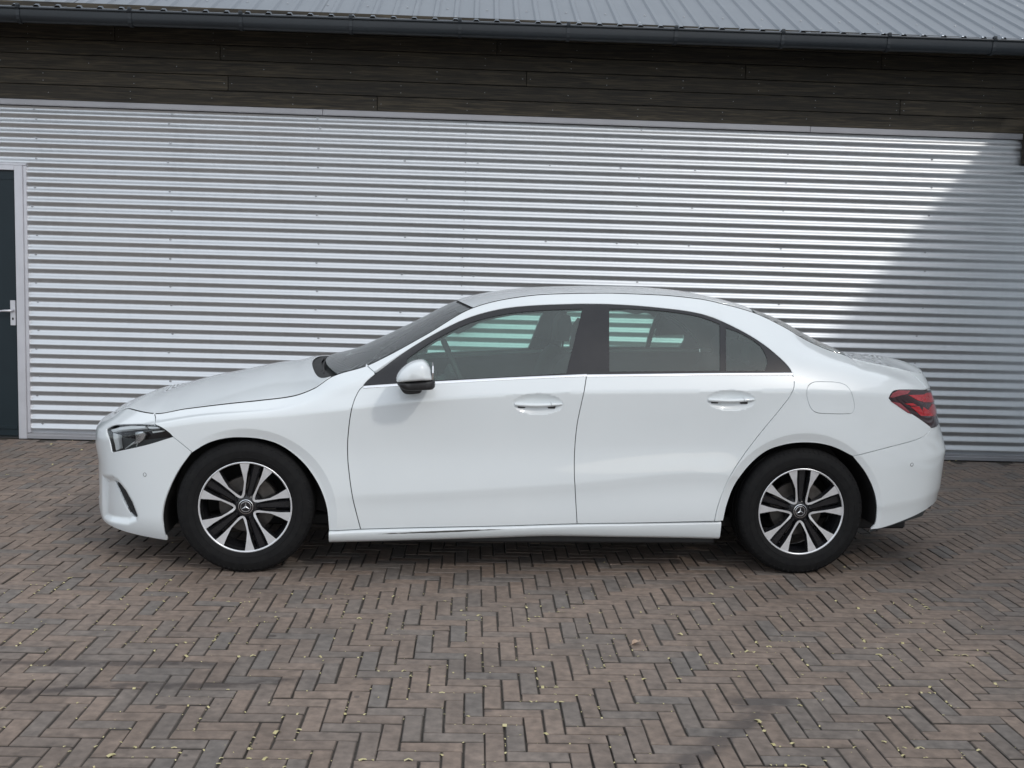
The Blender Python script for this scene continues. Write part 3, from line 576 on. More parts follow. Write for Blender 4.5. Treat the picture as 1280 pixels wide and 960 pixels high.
_cr=pchip(CX,CV);_bw=pchip(BX,BV)
X0,X1=_ux[0],_ux[-1]
def TS(x,t,off=0.):
    x=np.asarray(x,float);t=np.asarray(t,float);x,t=np.broadcast_arrays(x,t)
    yu=np.interp(x,_ux,_uy);zu=np.interp(x,_ux,_uz)
    ef=np.sqrt(np.clip((x-X0)/.25,0,1)*(2-np.clip((x-X0)/.25,0,1)));er=np.sqrt(np.clip((X1-x)/.08,0,1)*(2-np.clip((X1-x)/.08,0,1)))
    w=1-np.abs(t)**2.3
    return np.stack([x+_bw(x)*(1-t*t),-yu*t,zu+_cr(x)*ef*er*w-off],-1)
SEG = dict(
    seam_bf=[(0.935,0.744),(1.009,0.703)],
    hl_top=[(1.009,0.703),(0.835,0.687),(0.694,0.668),(0.634,0.645)],
    hl_front=[(0.634,0.645),(0.699,0.6),(0.726,0.543)],
    hl_bot=[(0.726,0.543),(0.953,0.601),(1.106,0.652)],
    hl_rear=[(1.106,0.652),(1.088,0.669),(1.05,0.691),(1.009,0.703)],
    seam_tip=[(1.106,0.652),(1.151,0.62),(1.196,0.585)],
    arch_fa=[(1.196,0.577),(1.14,0.499),(1.098,0.421),(1.065,0.337),(1.054,0.275),(1.055,0.211),(1.06,0.142)],
    arch_fb=[(1.84,0.217),(1.829,0.325),(1.798,0.417),(1.747,0.502),(1.687,0.567),(1.608,0.622),(1.529,0.648),(1.44,0.656),(1.352,0.65),(1.272,0.625),(1.196,0.577)],
    bump_bot=[(1.06,0.142),(0.947,0.149),(0.819,0.154),(0.684,0.159)],
    fog=[(0.714,0.397),(0.762,0.399),(0.81,0.378),(0.854,0.331),(0.889,0.284),(0.904,0.251),(0.864,0.244),(0.826,0.259),(0.779,0.31),(0.741,0.357)],
    fogpocket=[(0.583,0.409),(0.72,0.431),(0.778,0.418),(0.834,0.381),(0.883,0.325),(0.919,0.256),(0.906,0.228),(0.838,0.197),(0.674,0.18),(0.53,0.173),(0.557,0.266)],
    pillar_seam=[(1.999,0.999),(2.041,0.973)],
    dlo_a=[(1.993,0.912),(2.01,0.933),(2.046,0.964),(2.185,1.068),(2.338,1.161),(2.495,1.236),(2.653,1.282),(2.81,1.304),(3.022,1.318),(3.13,1.321)],
    dlo_b=[(3.13,1.321),(3.214,1.321),(3.375,1.315),(3.59,1.297),(3.72,1.269),(3.855,1.21),(3.953,1.151),(4.028,1.088),(4.07,1.043),(4.084,1.016)],
    belt_f=[(1.993,0.909),(2.088,0.918),(2.33,0.938),(2.695,0.965),(3.061,0.988)],
    belt_r=[(3.062,0.986),(3.346,0.995),(3.662,1.005),(4.084,1.015)],
    door_f=[(1.993,0.909),(1.974,0.89),(1.951,0.841),(1.935,0.767),(1.925,0.664),(1.925,0.583),(1.93,0.522),(1.951,0.383),(1.991,0.222)],
    bpil=[(3.13,1.321),(3.088,1.138),(3.061,0.988)],
    door_m=[(3.061,0.988),(3.038,0.868),(3.018,0.743),(3.011,0.608),(3.013,0.495),(3.018,0.441),(3.035,0.259)],
    sill=[(1.837,0.213),(1.991,0.222),(2.262,0.232),(2.653,0.244),(3.035,0.259),(3.37,0.267),(3.74,0.277)],
    sillb=[(1.841,0.151),(2.107,0.159),(2.577,0.175),(2.894,0.187),(3.215,0.185),(3.541,0.182),(3.772,0.178)],
    door_r=[(4.084,1.015),(4.09,0.964),(4.069,0.907),(4.024,0.843),(3.925,0.715),(3.835,0.588),(3.784,0.504),(3.754,0.431),(3.727,0.347),(3.715,0.278)],
    arch_ra=[(3.762,0.278),(3.778,0.358),(3.817,0.463),(3.877,0.549),(3.96,0.623),(4.044,0.656),(4.13,0.67),(4.229,0.668),(4.32,0.647),(4.414,0.605)],
    arch_rb=[(4.414,0.605),(4.489,0.523),(4.544,0.43),(4.569,0.343),(4.574,0.264),(4.552,0.223)],
    rb_seam=[(4.414,0.605),(4.529,0.631),(4.649,0.656),(4.783,0.682),(4.844,0.7),(4.911,0.735)],
    rb_bot=[(4.552,0.223),(4.632,0.236),(4.762,0.268),(4.869,0.295)],
    rb_low=[(4.869,0.295),(4.97,0.331),(5.098,0.37)],
    tl_bot=[(4.907,0.736),(4.744,0.817),(4.66,0.856),(4.613,0.883),(4.6,0.896)],
    tl_top=[(4.6,0.896),(4.613,0.917),(4.65,0.933),(4.778,0.931),(4.973,0.92)],
    fuel=[(4.151,0.913),(4.157,0.949),(4.19,0.972),(4.258,0.975),(4.326,0.971),(4.369,0.953),(4.395,0.905),(4.408,0.852),(4.397,0.822),(4.36,0.817),(4.281,0.817),(4.214,0.821),(4.18,0.84),(4.159,0.882)],
    glass_f=[(2.196,1.036),(2.267,1.088),(2.349,1.139),(2.494,1.209),(2.651,1.254),(2.808,1.278),(3.056,1.296),(3.01,1.151),(2.962,0.989),(2.593,0.961),(2.33,0.942),(2.187,0.93)],
    glass_r=[(3.191,1.299),(3.318,1.302),(3.48,1.295),(3.641,1.274),(3.755,1.238),(3.736,1.132),(3.722,1.017),(3.452,1.009),(3.171,1.001),(3.18,1.17)],
    glass_q=[(3.783,1.221),(3.859,1.194),(3.934,1.147),(3.961,1.102),(3.966,1.061),(3.947,1.021),(3.834,1.018),(3.75,1.016),(3.765,1.122)],
    ps_f=[(0.959,0.461)],
    ps_r=[(4.75,0.558)],
    hl_strip=[(0.677,0.645),(0.75,0.665),(0.836,0.68),(0.945,0.69),(0.95,0.681),(0.855,0.668),(0.767,0.654),(0.702,0.637)],
    hl_strip2=[(0.961,0.688),(1.023,0.692),(1.024,0.685),(0.973,0.681)],
    hl_v=[(0.704,0.634),(0.762,0.632),(0.778,0.565),(0.746,0.552),(0.736,0.582)],
    hl_proj=[(0.883,0.657),(0.931,0.663),(0.95,0.646),(0.937,0.625),(0.912,0.606),(0.871,0.595),(0.891,0.621)],
    hl_bar=[(0.992,0.668),(1.048,0.676),(1.052,0.671),(0.998,0.661)],
    tl_a=[(4.727,0.91),(4.911,0.903),(4.96,0.909),(5.065,0.902),(5.136,0.871),(5.149,0.844),(4.869,0.866),(4.798,0.879)],
    tl_b=[(4.69,0.868),(4.754,0.869),(4.791,0.855),(4.744,0.854)],
    tl_c=[(4.736,0.851),(4.801,0.852),(4.83,0.825),(4.838,0.799),(4.812,0.801)],
    tl_d=[(4.84,0.846),(4.886,0.828),(5.012,0.849),(5.113,0.837),(5.147,0.797),(5.008,0.786),(4.838,0.799),(4.831,0.831)],
    tl_p=[(4.602,0.9),(4.624,0.923),(4.667,0.935),(4.77,0.929),(4.729,0.913),(4.675,0.908),(4.618,0.897)],
    tl_q=[(4.607,0.881),(4.669,0.871),(4.71,0.842),(4.744,0.813),(4.718,0.82)])
# ---------------------------------------------------------------- car panels: polygons in (arc length, height), filled and lifted to the surface
def crv(pts, step=.012):
    p = np.array(pts, float)
    if len(p) < 3:
        n = max(2, int(np.hypot(*(p[-1]-p[0]))/step)+1); return p[0]+(p[-1]-p[0])*np.linspace(0, 1, n)[:, None]
    t = np.concatenate([[0], np.cumsum(np.sqrt(np.hypot(*np.diff(p, axis=0).T)))]); L = np.hypot(*np.diff(p, axis=0).T).sum()
    q = np.concatenate([[2*p[0]-p[1]], p, [2*p[-1]-p[-2]]]); tq = np.concatenate([[t[0]-(t[1]-t[0])], t, [t[-1]+(t[-1]-t[-2])]])
    x = np.linspace(0, t[-1], max(4, int(L/step)+1)); i = np.clip(np.searchsorted(t, x)-1, 0, len(t)-2)
    u = (x-t[i])/(t[i+1]-t[i]); h = (t[i+1]-t[i])[:, None]; u = u[:, None]
    m = (q[2:]-q[:-2])/(tq[2:]-tq[:-2])[:, None]
    return (2*u**3-3*u**2+1)*p[i]+(u**3-2*u**2+u)*h*m[i]+(3*u**2-2*u**3)*p[i+1]+(u**3-u**2)*h*m[i+1]
def ring(*segs, step=.012, closed=True):
    out = []
    for s in segs:
        for q in crv(s, step):
            if not out or math.hypot(q[0]-out[-1][0], q[1]-out[-1][1]) > .0015: out.append((float(q[0]), float(q[1])))
    if closed and math.hypot(out[0][0]-out[-1][0], out[0][1]-out[-1][1]) < .0015: out.pop()
    return np.array(out)
def smooth_ring(pts, step=.008):
    p = list(pts); q = crv(p[-2:]+p+p[:2], step/2)
    a = np.argmin(np.hypot(*(q-np.array(p[0])).T)[:len(q)//2]); b = len(q)//2+np.argmin(np.hypot(*(q[len(q)//2:]-np.array(p[0])).T)); q = q[a:b]
    L = np.concatenate([[0], np.cumsum(np.hypot(*np.diff(np.vstack([q, q[:1]]), axis=0).T))]); n = max(8, int(L[-1]/step)); x = np.linspace(0, L[-1], n, endpoint=False)
    qq = np.vstack([q, q[:1]]); return np.stack([np.interp(x, L, qq[:, 0]), np.interp(x, L, qq[:, 1])], 1)
def area(p): return .5*np.sum(p[:, 0]*np.roll(p[:, 1], -1)-np.roll(p[:, 0], -1)*p[:, 1])
def shrink(p, g):
    if g == 0: return p
    s = 1 if area(p) > 0 else -1; e = np.roll(p, -1, 0)-p; e /= np.maximum(np.hypot(*e.T), 1e-9)[:, None]
    n = np.stack([-e[:, 1], e[:, 0]], 1)*s; m = n+np.roll(n, 1, 0); d = (m*n).sum(1); return p+m*(g/np.maximum(d, .5))[:, None]
def inside(pts, p):
    x, y = pts[:, 0][:, None], pts[:, 1][:, None]; a, b = p, np.roll(p, -1, 0)
    c = ((a[:, 1] > y) != (b[:, 1] > y)) & (x < (b[:, 0]-a[:, 0])*(y-a[:, 1])/np.where(np.abs(b[:, 1]-a[:, 1]) < 1e-12, 1e-12, b[:, 1]-a[:, 1])+a[:, 0])
    return c.sum(1) % 2 == 1
def bdist(pts, p):
    out = np.full(len(pts), 9.); a, b = p, np.roll(p, -1, 0); d = b-a; l = np.maximum((d*d).sum(1), 1e-12)
    for k in range(0, len(pts), 1500):
        q = pts[k:k+1500, None]-a; t = np.clip((q*d).sum(2)/l, 0, 1); out[k:k+1500] = np.hypot(*(q-t[..., None]*d).transpose(2, 0, 1)).min(1)
    return out
def feature_rows(s):
    a = np.where(s > SM, 2*SM-s, np.abs(s)); z3 = _f['F3']['z'](a); zu = zU(a); z4 = np.minimum(z3+_f['F4']['dz'](a), z3+.55*(zu-z3)); z5 = np.minimum(z3+_f['F5']['dz'](a), zu-.22*(zu-z4))
    return np.stack([np.full_like(a, .10), _f['F1']['z'](a), _f['F2']['z'](a), z3, z4, z5, zu], -1)
def aligned(lo, hi, h, cnt=(13, 13, 16, 6, 15, 9)):
    s = np.arange(lo[0], hi[0]+h, h); R_ = feature_rows(s); out = []
    for k, n in enumerate(cnt):
        for j in range(n):
            u = (j+.0)/n
            if k == 5: u = 1-(1-u)**1.8
            out.append(np.stack([s, R_[:, k]+(R_[:, k+1]-R_[:, k])*u], 1))
    G = np.concatenate(out)
    for cx, cz, r in ARCH:          # rings that follow the wheel arches
        c = float(s_of_x(cx)); rr = np.hypot(G[:, 0]-c, G[:, 1]-cz); G = G[(rr < r-.03) | (rr > r+.052)]
        G = np.vstack([G]+[np.array([(c+q*math.cos(a), cz+q*math.sin(a)) for a in np.linspace(-.6, math.pi+.6, 190)]) for q in (r+.006, r+.015, r+.024, r+.033, r+.0405, r+.0435, r+.05)])
    return G[(G[:, 0] > lo[0]) & (G[:, 0] < hi[0])]
def fill(outer, holes=(), h=.018, extra=None, al=False):
    lo = outer.min(0); hi = outer.max(0); gx = np.arange(lo[0]+h/2, hi[0], h); gy = np.arange(lo[1]+h/2, hi[1], h*.87)
    if al:
        return fill2(outer, holes, h, aligned(lo, hi, h) if extra is None else np.vstack([extra, aligned(lo, hi, h)]), .004)
    G = np.array([(x+(h/2 if j % 2 else 0), y) for j, y in enumerate(gy) for x in gx]) if len(gx) and len(gy) else np.zeros((0, 2))
    if extra is not None: G = np.vstack([extra, G]) if len(G) else extra
    return fill2(outer, holes, h, G, .35*h if extra is None else .12*h)
def fill2(outer, holes, h, G, md):
    loops = [outer]+list(holes)
    if len(G):
        k = inside(G, outer)
        for q in holes: k &= ~inside(G, q)
        G = G[k]; dd = np.full(len(G), 9.)
        for q in loops: dd = np.minimum(dd, bdist(G, q))
        G = G[dd > md]
    V = np.vstack(loops+[G]); E = []; o = 0
    for q in loops: E += [(o+i, o+(i+1) % len(q)) for i in range(len(q))]; o += len(q)
    r = delaunay_2d_cdt([Vector(v) for v in V], E, [], 0, 1e-7)
    V2 = np.array([tuple(v) for v in r[0]]); T2 = np.array([f for f in r[2] if len(f) == 3]); c = V2[T2].mean(1); k = inside(c, outer)
    for q in holes: k &= ~inside(c, q)
    T2 = T2[k]; a = V2[T2]; cr = (a[:, 1, 0]-a[:, 0, 0])*(a[:, 2, 1]-a[:, 0, 1])-(a[:, 1, 1]-a[:, 0, 1])*(a[:, 2, 0]-a[:, 0, 0])
    T2 = T2[np.abs(cr) > 1e-9]; cr = cr[np.abs(cr) > 1e-9]; T2[cr < 0] = T2[cr < 0][:, ::-1]
    return V2, T2
def unit(v): return v/np.maximum(np.linalg.norm(v, axis=-1, keepdims=True), 1e-12)
def snormal(sf, q):
    e = 2e-3; a = sf(q[:, 0]+e, q[:, 1])-sf(q[:, 0]-e, q[:, 1]); b = sf(q[:, 0], q[:, 1]+e)-sf(q[:, 0], q[:, 1]-e); return unit(np.cross(a, b))
def panel(outer, holes=(), h=.018, off=0., gap=.0022, rim=.014, extra=None, detail=True, sf=None, al=False):
    """returns verts, faces, normals of a body panel with turned-in edges"""
    sf = sf or (lambda s, z: PS(s, z, off, detail))
    outer = shrink(outer, gap); holes = [shrink(q, -gap*.3) for q in holes]
    V2, T2 = fill(outer, holes, h, extra, al); X = sf(V2[:, 0], V2[:, 1]); Nn = snormal(sf, V2)
    VV, FF, NN = [X], [T2], [Nn]; o = len(X)
    if rim > 0:
        for q, sgn in [(outer, 1 if area(outer) > 0 else -1)]+[(q, -1 if area(q) > 0 else 1) for q in holes]:
            B = sf(q[:, 0], q[:, 1]); nb_ = snormal(sf, q); n = len(q); t = unit(np.roll(B, -1, 0)-np.roll(B, 1, 0)); en = unit(np.cross(t, nb_))*sgn
            i = np.arange(n); j = (i+1) % n; quad = np.stack([i, i+n, j+n, j], 1) if sgn > 0 else np.stack([i, j, j+n, i+n], 1)
            nr = unit(en*.85+nb_*.5); VV.append(np.vstack([B, B-nb_*rim])); NN.append(np.vstack([nr, en])); FF.append(quad+o); o += 2*n
    return np.vstack(VV), [tuple(f) for A in FF for f in A], np.vstack(NN)
def grid_panel(X, rim=.012):
    """X: n x m x 3 grid -> verts, faces, normals, with turned-in edges"""
    n, m = X.shape[:2]; Nn = unit(np.cross(np.gradient(X, axis=0), np.gradient(X, axis=1)))
    F = [(i*m+j, (i+1)*m+j, (i+1)*m+j+1, i*m+j+1) for i in range(n-1) for j in range(m-1)]; V = X.reshape(-1, 3); NV_ = Nn.reshape(-1, 3)
    if rim:
        lp = [(i, 0) for i in range(n)]+[(n-1, j) for j in range(1, m)]+[(i, m-1) for i in range(n-2, -1, -1)]+[(0, j) for j in range(m-2, 0, -1)]
        I = np.array([a*m+b for a, b in lp]); B = V[I]; nb_ = NV_[I]; k = len(I); o = len(V); t = unit(np.roll(B, -1, 0)-np.roll(B, 1, 0)); en = unit(np.cross(t, nb_))
        F += [(o+i, o+i+k, o+(i+1) % k+k, o+(i+1) % k) for i in range(k)]; V = np.vstack([V, B, B-nb_*rim]); NV_ = np.vstack([NV_, unit(en*.8+nb_*.6), en])
    return V, F, NV_
def pobj(name, d, mat, parent, mirror=False):
    V, F, Nn = d
    if mirror: V = V*[1, -1, 1]; Nn = Nn*[1, -1, 1]; F = [f[::-1] for f in F]
    return link(name, mesh(name, V, F, mat, normals=Nn), parent)
def U_line(s0, s1, n=None, dz=-.0035):
    n = n or max(3, int(abs(s1-s0)/.012)); s = np.linspace(s0, s1, n); a = np.where(s > SM, 2*SM-s, np.abs(s)); return np.stack([s, zU(a)+dz], 1)
def mir(p, about=0.): return [(2*about-a, b) for a, b in reversed([tuple(q) for q in p])]

# ================================================================ the car
CAR_X, CAR_Y, CAR_A = -1.335466, 5.870795, .097799; CX0 = 1.4
car = link('parked_car', None); car.location = (CAR_X+math.cos(CAR_A)*CX0, CAR_Y+math.sin(CAR_A)*CX0, 0); car.rotation_euler = (0, 0, CAR_A)
tag(car, 'white four-door saloon car parked sideways on the brick paving', 'car')
hull = link('body', mesh('body', [(0, 0, .3), (.01, 0, .3), (0, .01, .3)], [(0, 1, 2)], 'inner'), car)   # replaced below by the real inner shell
sg = SEG
# --- inner shell behind the gaps, dark, with the wheel openings cut out
def circ(cx, cz, r, a0=-40, a1=220, n=40): return [(float(s_of_x(cx))+r*math.cos(math.radians(a)), cz+r*math.sin(math.radians(a))) for a in np.linspace(a0, a1, n)]
zb = .2
def shell_half():
    a1 = circ(.012, .28, .435, -12, 192); a2 = circ(2.72, .288, .415, -12, 192)
    bot = [(.02, zb), (a1[-1][0], zb)]; 
    low = [(.02, .20)]+[a1[-1]]+a1[::-1][1:]+[a2[-1]]+a2[::-1][1:]+[(SM-.02, .30)]
    s_top = np.linspace(SM-.02, .02, 220); zt = np.minimum(zU(s_top)-.035, np.interp(s_top, [s_of_x(-.5), s_of_x(.45), s_of_x(.6), s_of_x(1.6), s_of_x(2.6), s_of_x(3.0), SM], [.62, .78, .88, .96, .985, 1.0, .9]))
    return np.array(low+list(zip(s_top, zt)))
dsh = panel(shell_half(), h=.05, off=.032, gap=0, rim=0, detail=False)
V = np.vstack([dsh[0], dsh[0]*[1, -1, 1]]); n_ = len(dsh[0]); F = dsh[1]+[tuple(i+n_ for i in f[::-1]) for f in dsh[1]]
hull.data = mesh('body', V, F, 'inner', normals=np.vstack([dsh[2], dsh[2]*[1, -1, 1]])); hull.location = (-CX0, 0, 0)
def cpart(name, d, mat, parent=None, mirror=False):
    o = pobj(name, d, mat, parent or car, mirror)
    if parent is None: o.location = (-CX0, 0, 0)
    return o
def cmb(mb, name, mat, parent=None, smooth=False, ang=None, mirror=False):
    if mirror: mb.V = [(x, -y, z) for x, y, z in mb.V]; mb.F = [f[::-1] for f in mb.F]
    o = mb.build(name, mat, parent or car, smooth)
    if ang: smooth_by_angle(o, ang)
    if parent is None: o.location = (-CX0, 0, 0)
    return o
def rows_below_U(s0, s1, step=.012, dz=(.002, .0045, .008, .0125, .018, .025, .033)):
    s = np.arange(s0, s1, step); return np.array([(a, float(zU(np.array(a if a <= SM else 2*SM-a)))-d) for a in s for d in dz])
def dense(x, z, rx, rz, h): return np.array([(float(s_of_x(x))+a, z+b) for a in np.arange(-rx, rx, h) for b in np.arange(-rz, rz, h)])
# --- front bumper with grille
near = [U_line(0, .935), sg['seam_bf'], sg['hl_top'], sg['hl_front'], sg['hl_bot'], sg['seam_tip'], sg['arch_fa'], sg['bump_bot']+[(.4, .165), (.2, .168), (0, .17)]]
half = ring(*near, closed=False); full = np.vstack([half, np.array(mir(half))[1:-1]])
grille = smooth_ring([(-.34, .632), (0, .636), (.34, .632), (.43, .60), (.43, .545), (.36, .475), (0, .462), (-.36, .475), (-.43, .545), (-.43, .60)], .014)
lowin = smooth_ring([(-.42, .37), (0, .375), (.42, .37), (.47, .33), (.43, .262), (0, .252), (-.43, .262), (-.47, .33)], .014)
fogN = smooth_ring(sg['fog'], .007); fogF = np.array(mir(fogN))
POCK = np.array(sg['fogpocket'])
_PS0 = PS
def PS(s, z, off=0., detail=True):
    X = _PS0(s, z, off, detail)
    if detail:
        s_, z_ = np.broadcast_arrays(np.asarray(s, float), np.asarray(z, float)); a = np.abs(s_).ravel(); q = np.stack([a, z_.ravel()], 1); k = (a > .45) & (a < 1.0) & (q[:, 1] < .46)
        if k.any():
            w = np.zeros(len(a)); i = np.where(k)[0]; d = bdist(q[i], POCK)*np.where(inside(q[i], POCK), 1, -1); w[i] = .020*sstep(-.004, .04, d)
            _, _, nx, ny = plan(a); sgn = np.where(s_.ravel() < 0, -1., 1.); X = X.copy(); Y = X.reshape(-1, 3); Y[:, 0] -= nx*w; Y[:, 1] -= sgn*ny*w; X = Y.reshape(X.shape)
    return X
bumper = cpart('front_bumper', panel(full, [grille, lowin, fogN, fogF], h=.014, al=True, extra=np.vstack([rows_below_U(-.93, .93), np.array([(sg_*a, b) for sg_ in (1, -1) for a in np.arange(.56, .96, .007) for b in np.arange(.17, .45, .007)])])), 'paint')
cpart('grille', panel(grille, h=.03, off=.022, gap=-.004, rim=0, detail=False), 'plastic', bumper)
cpart('lower_intake', panel(lowin, h=.03, off=.022, gap=-.004, rim=0), 'plastic', bumper)
for f in (fogN, fogF):
    gq = cpart('intake_grille', panel(f, h=.012, off=.012, gap=-.003, rim=0), 'plastic', bumper)
    lo_, hi_ = f.min(0), f.max(0); mesh_ = MB()
    for k in range(12):
        for sgn in (1, -1):
            c0 = lo_[0]-.12+k*(hi_[0]-lo_[0]+.24)/12; q = np.array([(c0+sgn*t*.18, lo_[1]+t*(hi_[1]-lo_[1])) for t in np.linspace(0, 1, 40)]); q = q[inside(q, f)]
            if len(q) > 2: X = PS(q[:, 0], q[:, 1], .008); mesh_.tube([tuple(v) for v in X], .0016, 4)
    cmb(mesh_, 'intake_mesh', 'rubber', gq)
for k in range(2): # horizontal louvres
    for zz in (.515, .575):
        if k: continue
        s = np.linspace(-.4, .4, 40); X = PS(s, np.full(40, zz), .016, False); lou = MB(); lou.loft([[(x, y, z+dz) if j < 2 else (x+.012, y, z+dz) for j, dz in enumerate((-.006, .006, .006, -.006))] for x, y, z in X]); cmb(lou, 'louvre', 'chrome', bumper)
star = MB(); 
def star_shape(mb, R, y0, y1, c=(0, 0, 0), ax='y', rot=90, w=.13, m=0):
    P_ = []
    for k in range(3):
        a = math.radians(rot+120*k); b = math.radians(rot+120*k+60); P_ += [(R*math.cos(a), R*math.sin(a)), (R*w*math.cos(b), R*w*math.sin(b))]
    n = 6; lo = [(c[0]+p[0], c[1]+y0, c[2]+p[1]) for p in P_]; hi = [(c[0]+p[0]*.96, c[1]+y0+(y1-y0)*.35, c[2]+p[1]*.96) for p in P_]; ctr = (c[0], c[1]+y1, c[2])
    V = lo+hi+[ctr]; F = [(i, (i+1) % n, (i+1) % n+n, i+n) for i in range(n)]+[(i+n, (i+1) % n+n, 2*n) for i in range(n)]; mb.add(V, F, m)
for zz, s0 in ((.461, .959),):
    for sgn in (1, -1):
        X = PS(np.array([sgn*s0]), np.array([zz])); nn = unit(snormal(lambda s, z: PS(s, z), np.array([(sgn*s0, zz)])))[0]; t = unit(np.cross(nn, [0, 0, 1.])); w = np.cross(t, nn); mb = MB()
        mb.loft([[tuple(X[0]+nn*hh+(t*math.cos(a)+w*math.sin(a))*r) for a in np.linspace(0, 2*math.pi, 17)[:-1]] for r, hh in ((.0095, -.001), (.0095, .0012), (.0078, .0012), (.0078, -.0005))], m=0); cmb(mb, 'parking_sensor', 'rubber', bumper)
        mb = MB(); mb.loft([[tuple(X[0]+nn*hh+(t*math.cos(a)+w*math.sin(a))*r) for a in np.linspace(0, 2*math.pi, 17)[:-1]] for r, hh in ((.0076, -.002), (.0076, .0008), (.006, .0014))]); cmb(mb, 'parking_sensor', 'paint', bumper)
# --- headlights
for mr_ in (False, True):
    hl = ring(sg['hl_top'], sg['hl_front'], sg['hl_bot'], sg['hl_rear'], step=.008)
    L = cpart('headlight', panel(hl, h=.012, off=.004, gap=.0015, rim=.02, detail=False), 'lens', mirror=mr_)
    cpart('housing', panel(hl, h=.02, off=.045, gap=-.012, rim=0, detail=False), 'trim', L, mr_)
    for nm, mt, of in (('hl_strip', 'lampwhite', .009), ('hl_strip2', 'lampwhite', .009), ('hl_v', 'lampwhite', .011), ('hl_proj', 'chrome', .016), ('hl_bar', 'lampwhite', .009)):
        cpart('light_guide' if nm != 'hl_proj' else 'projector', panel(ring(*[[a, b] for a, b in zip(sg[nm], sg[nm][1:]+sg[nm][:1])], step=.008), h=.01, off=of, gap=0, rim=.018, detail=False), mt, L, mr_)
    V_ = PS(*np.array([(.80, .565), (.86, .60), (.90, .62), (.88, .585)]).T, .03, False); rf = MB(); rf.tube([tuple(v) for v in V_], .004, 6); cmb(rf, 'reflector_ring', 'lampwhite', L, True, mirror=mr_)
# --- wings, doors, body sides
def rev(a): return list(reversed([tuple(q) for q in a]))
fend = ring(U_line(.935, 1.999), sg['pillar_seam'], [sg['pillar_seam'][1], sg['dlo_a'][2]], [sg['dlo_a'][2], sg['dlo_a'][1], sg['dlo_a'][0], sg['belt_f'][0]], sg['door_f'], rev(sg['sill'][:2]), sg['arch_fb'], rev(sg['seam_tip']), sg['hl_rear'], rev(sg['seam_bf']))
fdoor = ring(sg['belt_f'], sg['door_m'], rev(sg['sill'][1:5]), rev(sg['door_f']))
rdoor = ring(sg['belt_r'], sg['door_r'], [sg['door_r'][-1], sg['sill'][5], sg['sill'][4]], rev(sg['door_m']))
bside = ring([sg['pillar_seam'][1]]+sg['dlo_a'][3:], sg['dlo_b'], sg['door_r'], [sg['door_r'][-1], sg['arch_ra'][0]], sg['arch_ra'], sg['rb_seam'], sg['tl_bot'], sg['tl_top'], [sg['tl_top'][-1], (5.0, float(zU(np.array(5.0)))-.001)], rev(U_line(1.999, 5.0)), sg['pillar_seam'])
fuel = smooth_ring(sg['fuel'], .009)
dF = panel(fend, h=.016, al=True)
dFD = panel(fdoor, h=.018, al=True, extra=dense(1.383, .842, .15, .075, .007)); dRD = panel(rdoor, h=.018, al=True, extra=dense(2.328, .877, .15, .075, .007))
dB = panel(bside, [fuel], h=.016, al=True); dFu = panel(fuel, h=.02, gap=.0022, al=True)
glF = ring(sg['glass_f'][:7], sg['glass_f'][6:9], sg['glass_f'][8:], [sg['glass_f'][-1], sg['glass_f'][0]]); glR = ring(sg['glass_r'][:5], sg['glass_r'][4:7], sg['glass_r'][6:9], [sg['glass_r'][8], sg['glass_r'][9], sg['glass_r'][0]])
glQ = ring(sg['glass_q'][:6], sg['glass_q'][5:8], [sg['glass_q'][7], sg['glass_q'][8], sg['glass_q'][0]])
frF = ring(sg['dlo_a'], sg['bpil'], rev(sg['belt_f'])[:-1]+[sg['dlo_a'][0]]); frR = ring(sg['dlo_b'], rev(sg['belt_r']), rev(sg['bpil']))
dfrF = panel(frF, [glF], h=.02, off=.005, rim=.02, gap=.0006); dfrR = panel(frR, [glR, glQ], h=.02, off=.005, rim=.02, gap=-.001)
dgF = panel(glF, h=.03, off=.010, gap=-.006, rim=0); dgR = panel(glR, h=.03, off=.010, gap=-.006, rim=0); dgQ = panel(glQ, h=.03, off=.009, gap=-.006, rim=0)
def strip(p, w, off):
    p = crv(p, .02); top = PS(p[:, 0], p[:, 1], off); bot = PS(p[:, 0], p[:, 1]-w, off); nn = snormal(lambda s, z: PS(s, z), p); mid = PS(p[:, 0], p[:, 1]-w*.5, off-.003)
    return grid_panel(np.stack([bot, mid, top], 1), .008)
dbF = strip(sg['belt_f'], .0115, -.001); dbR = strip(sg['belt_r'], .0115, -.001)
ptrim = ring([sg['pillar_seam'][1]]+sg['dlo_a'][3:], sg['dlo_b'], [sg['dlo_b'][-1], (4.30, 1.0)], rev([(float(a), float(b)-.03) for a, b in U_line(2.1, 4.30)]))
dPT = panel(ptrim, h=.03, off=.045, gap=0, rim=0, detail=False)
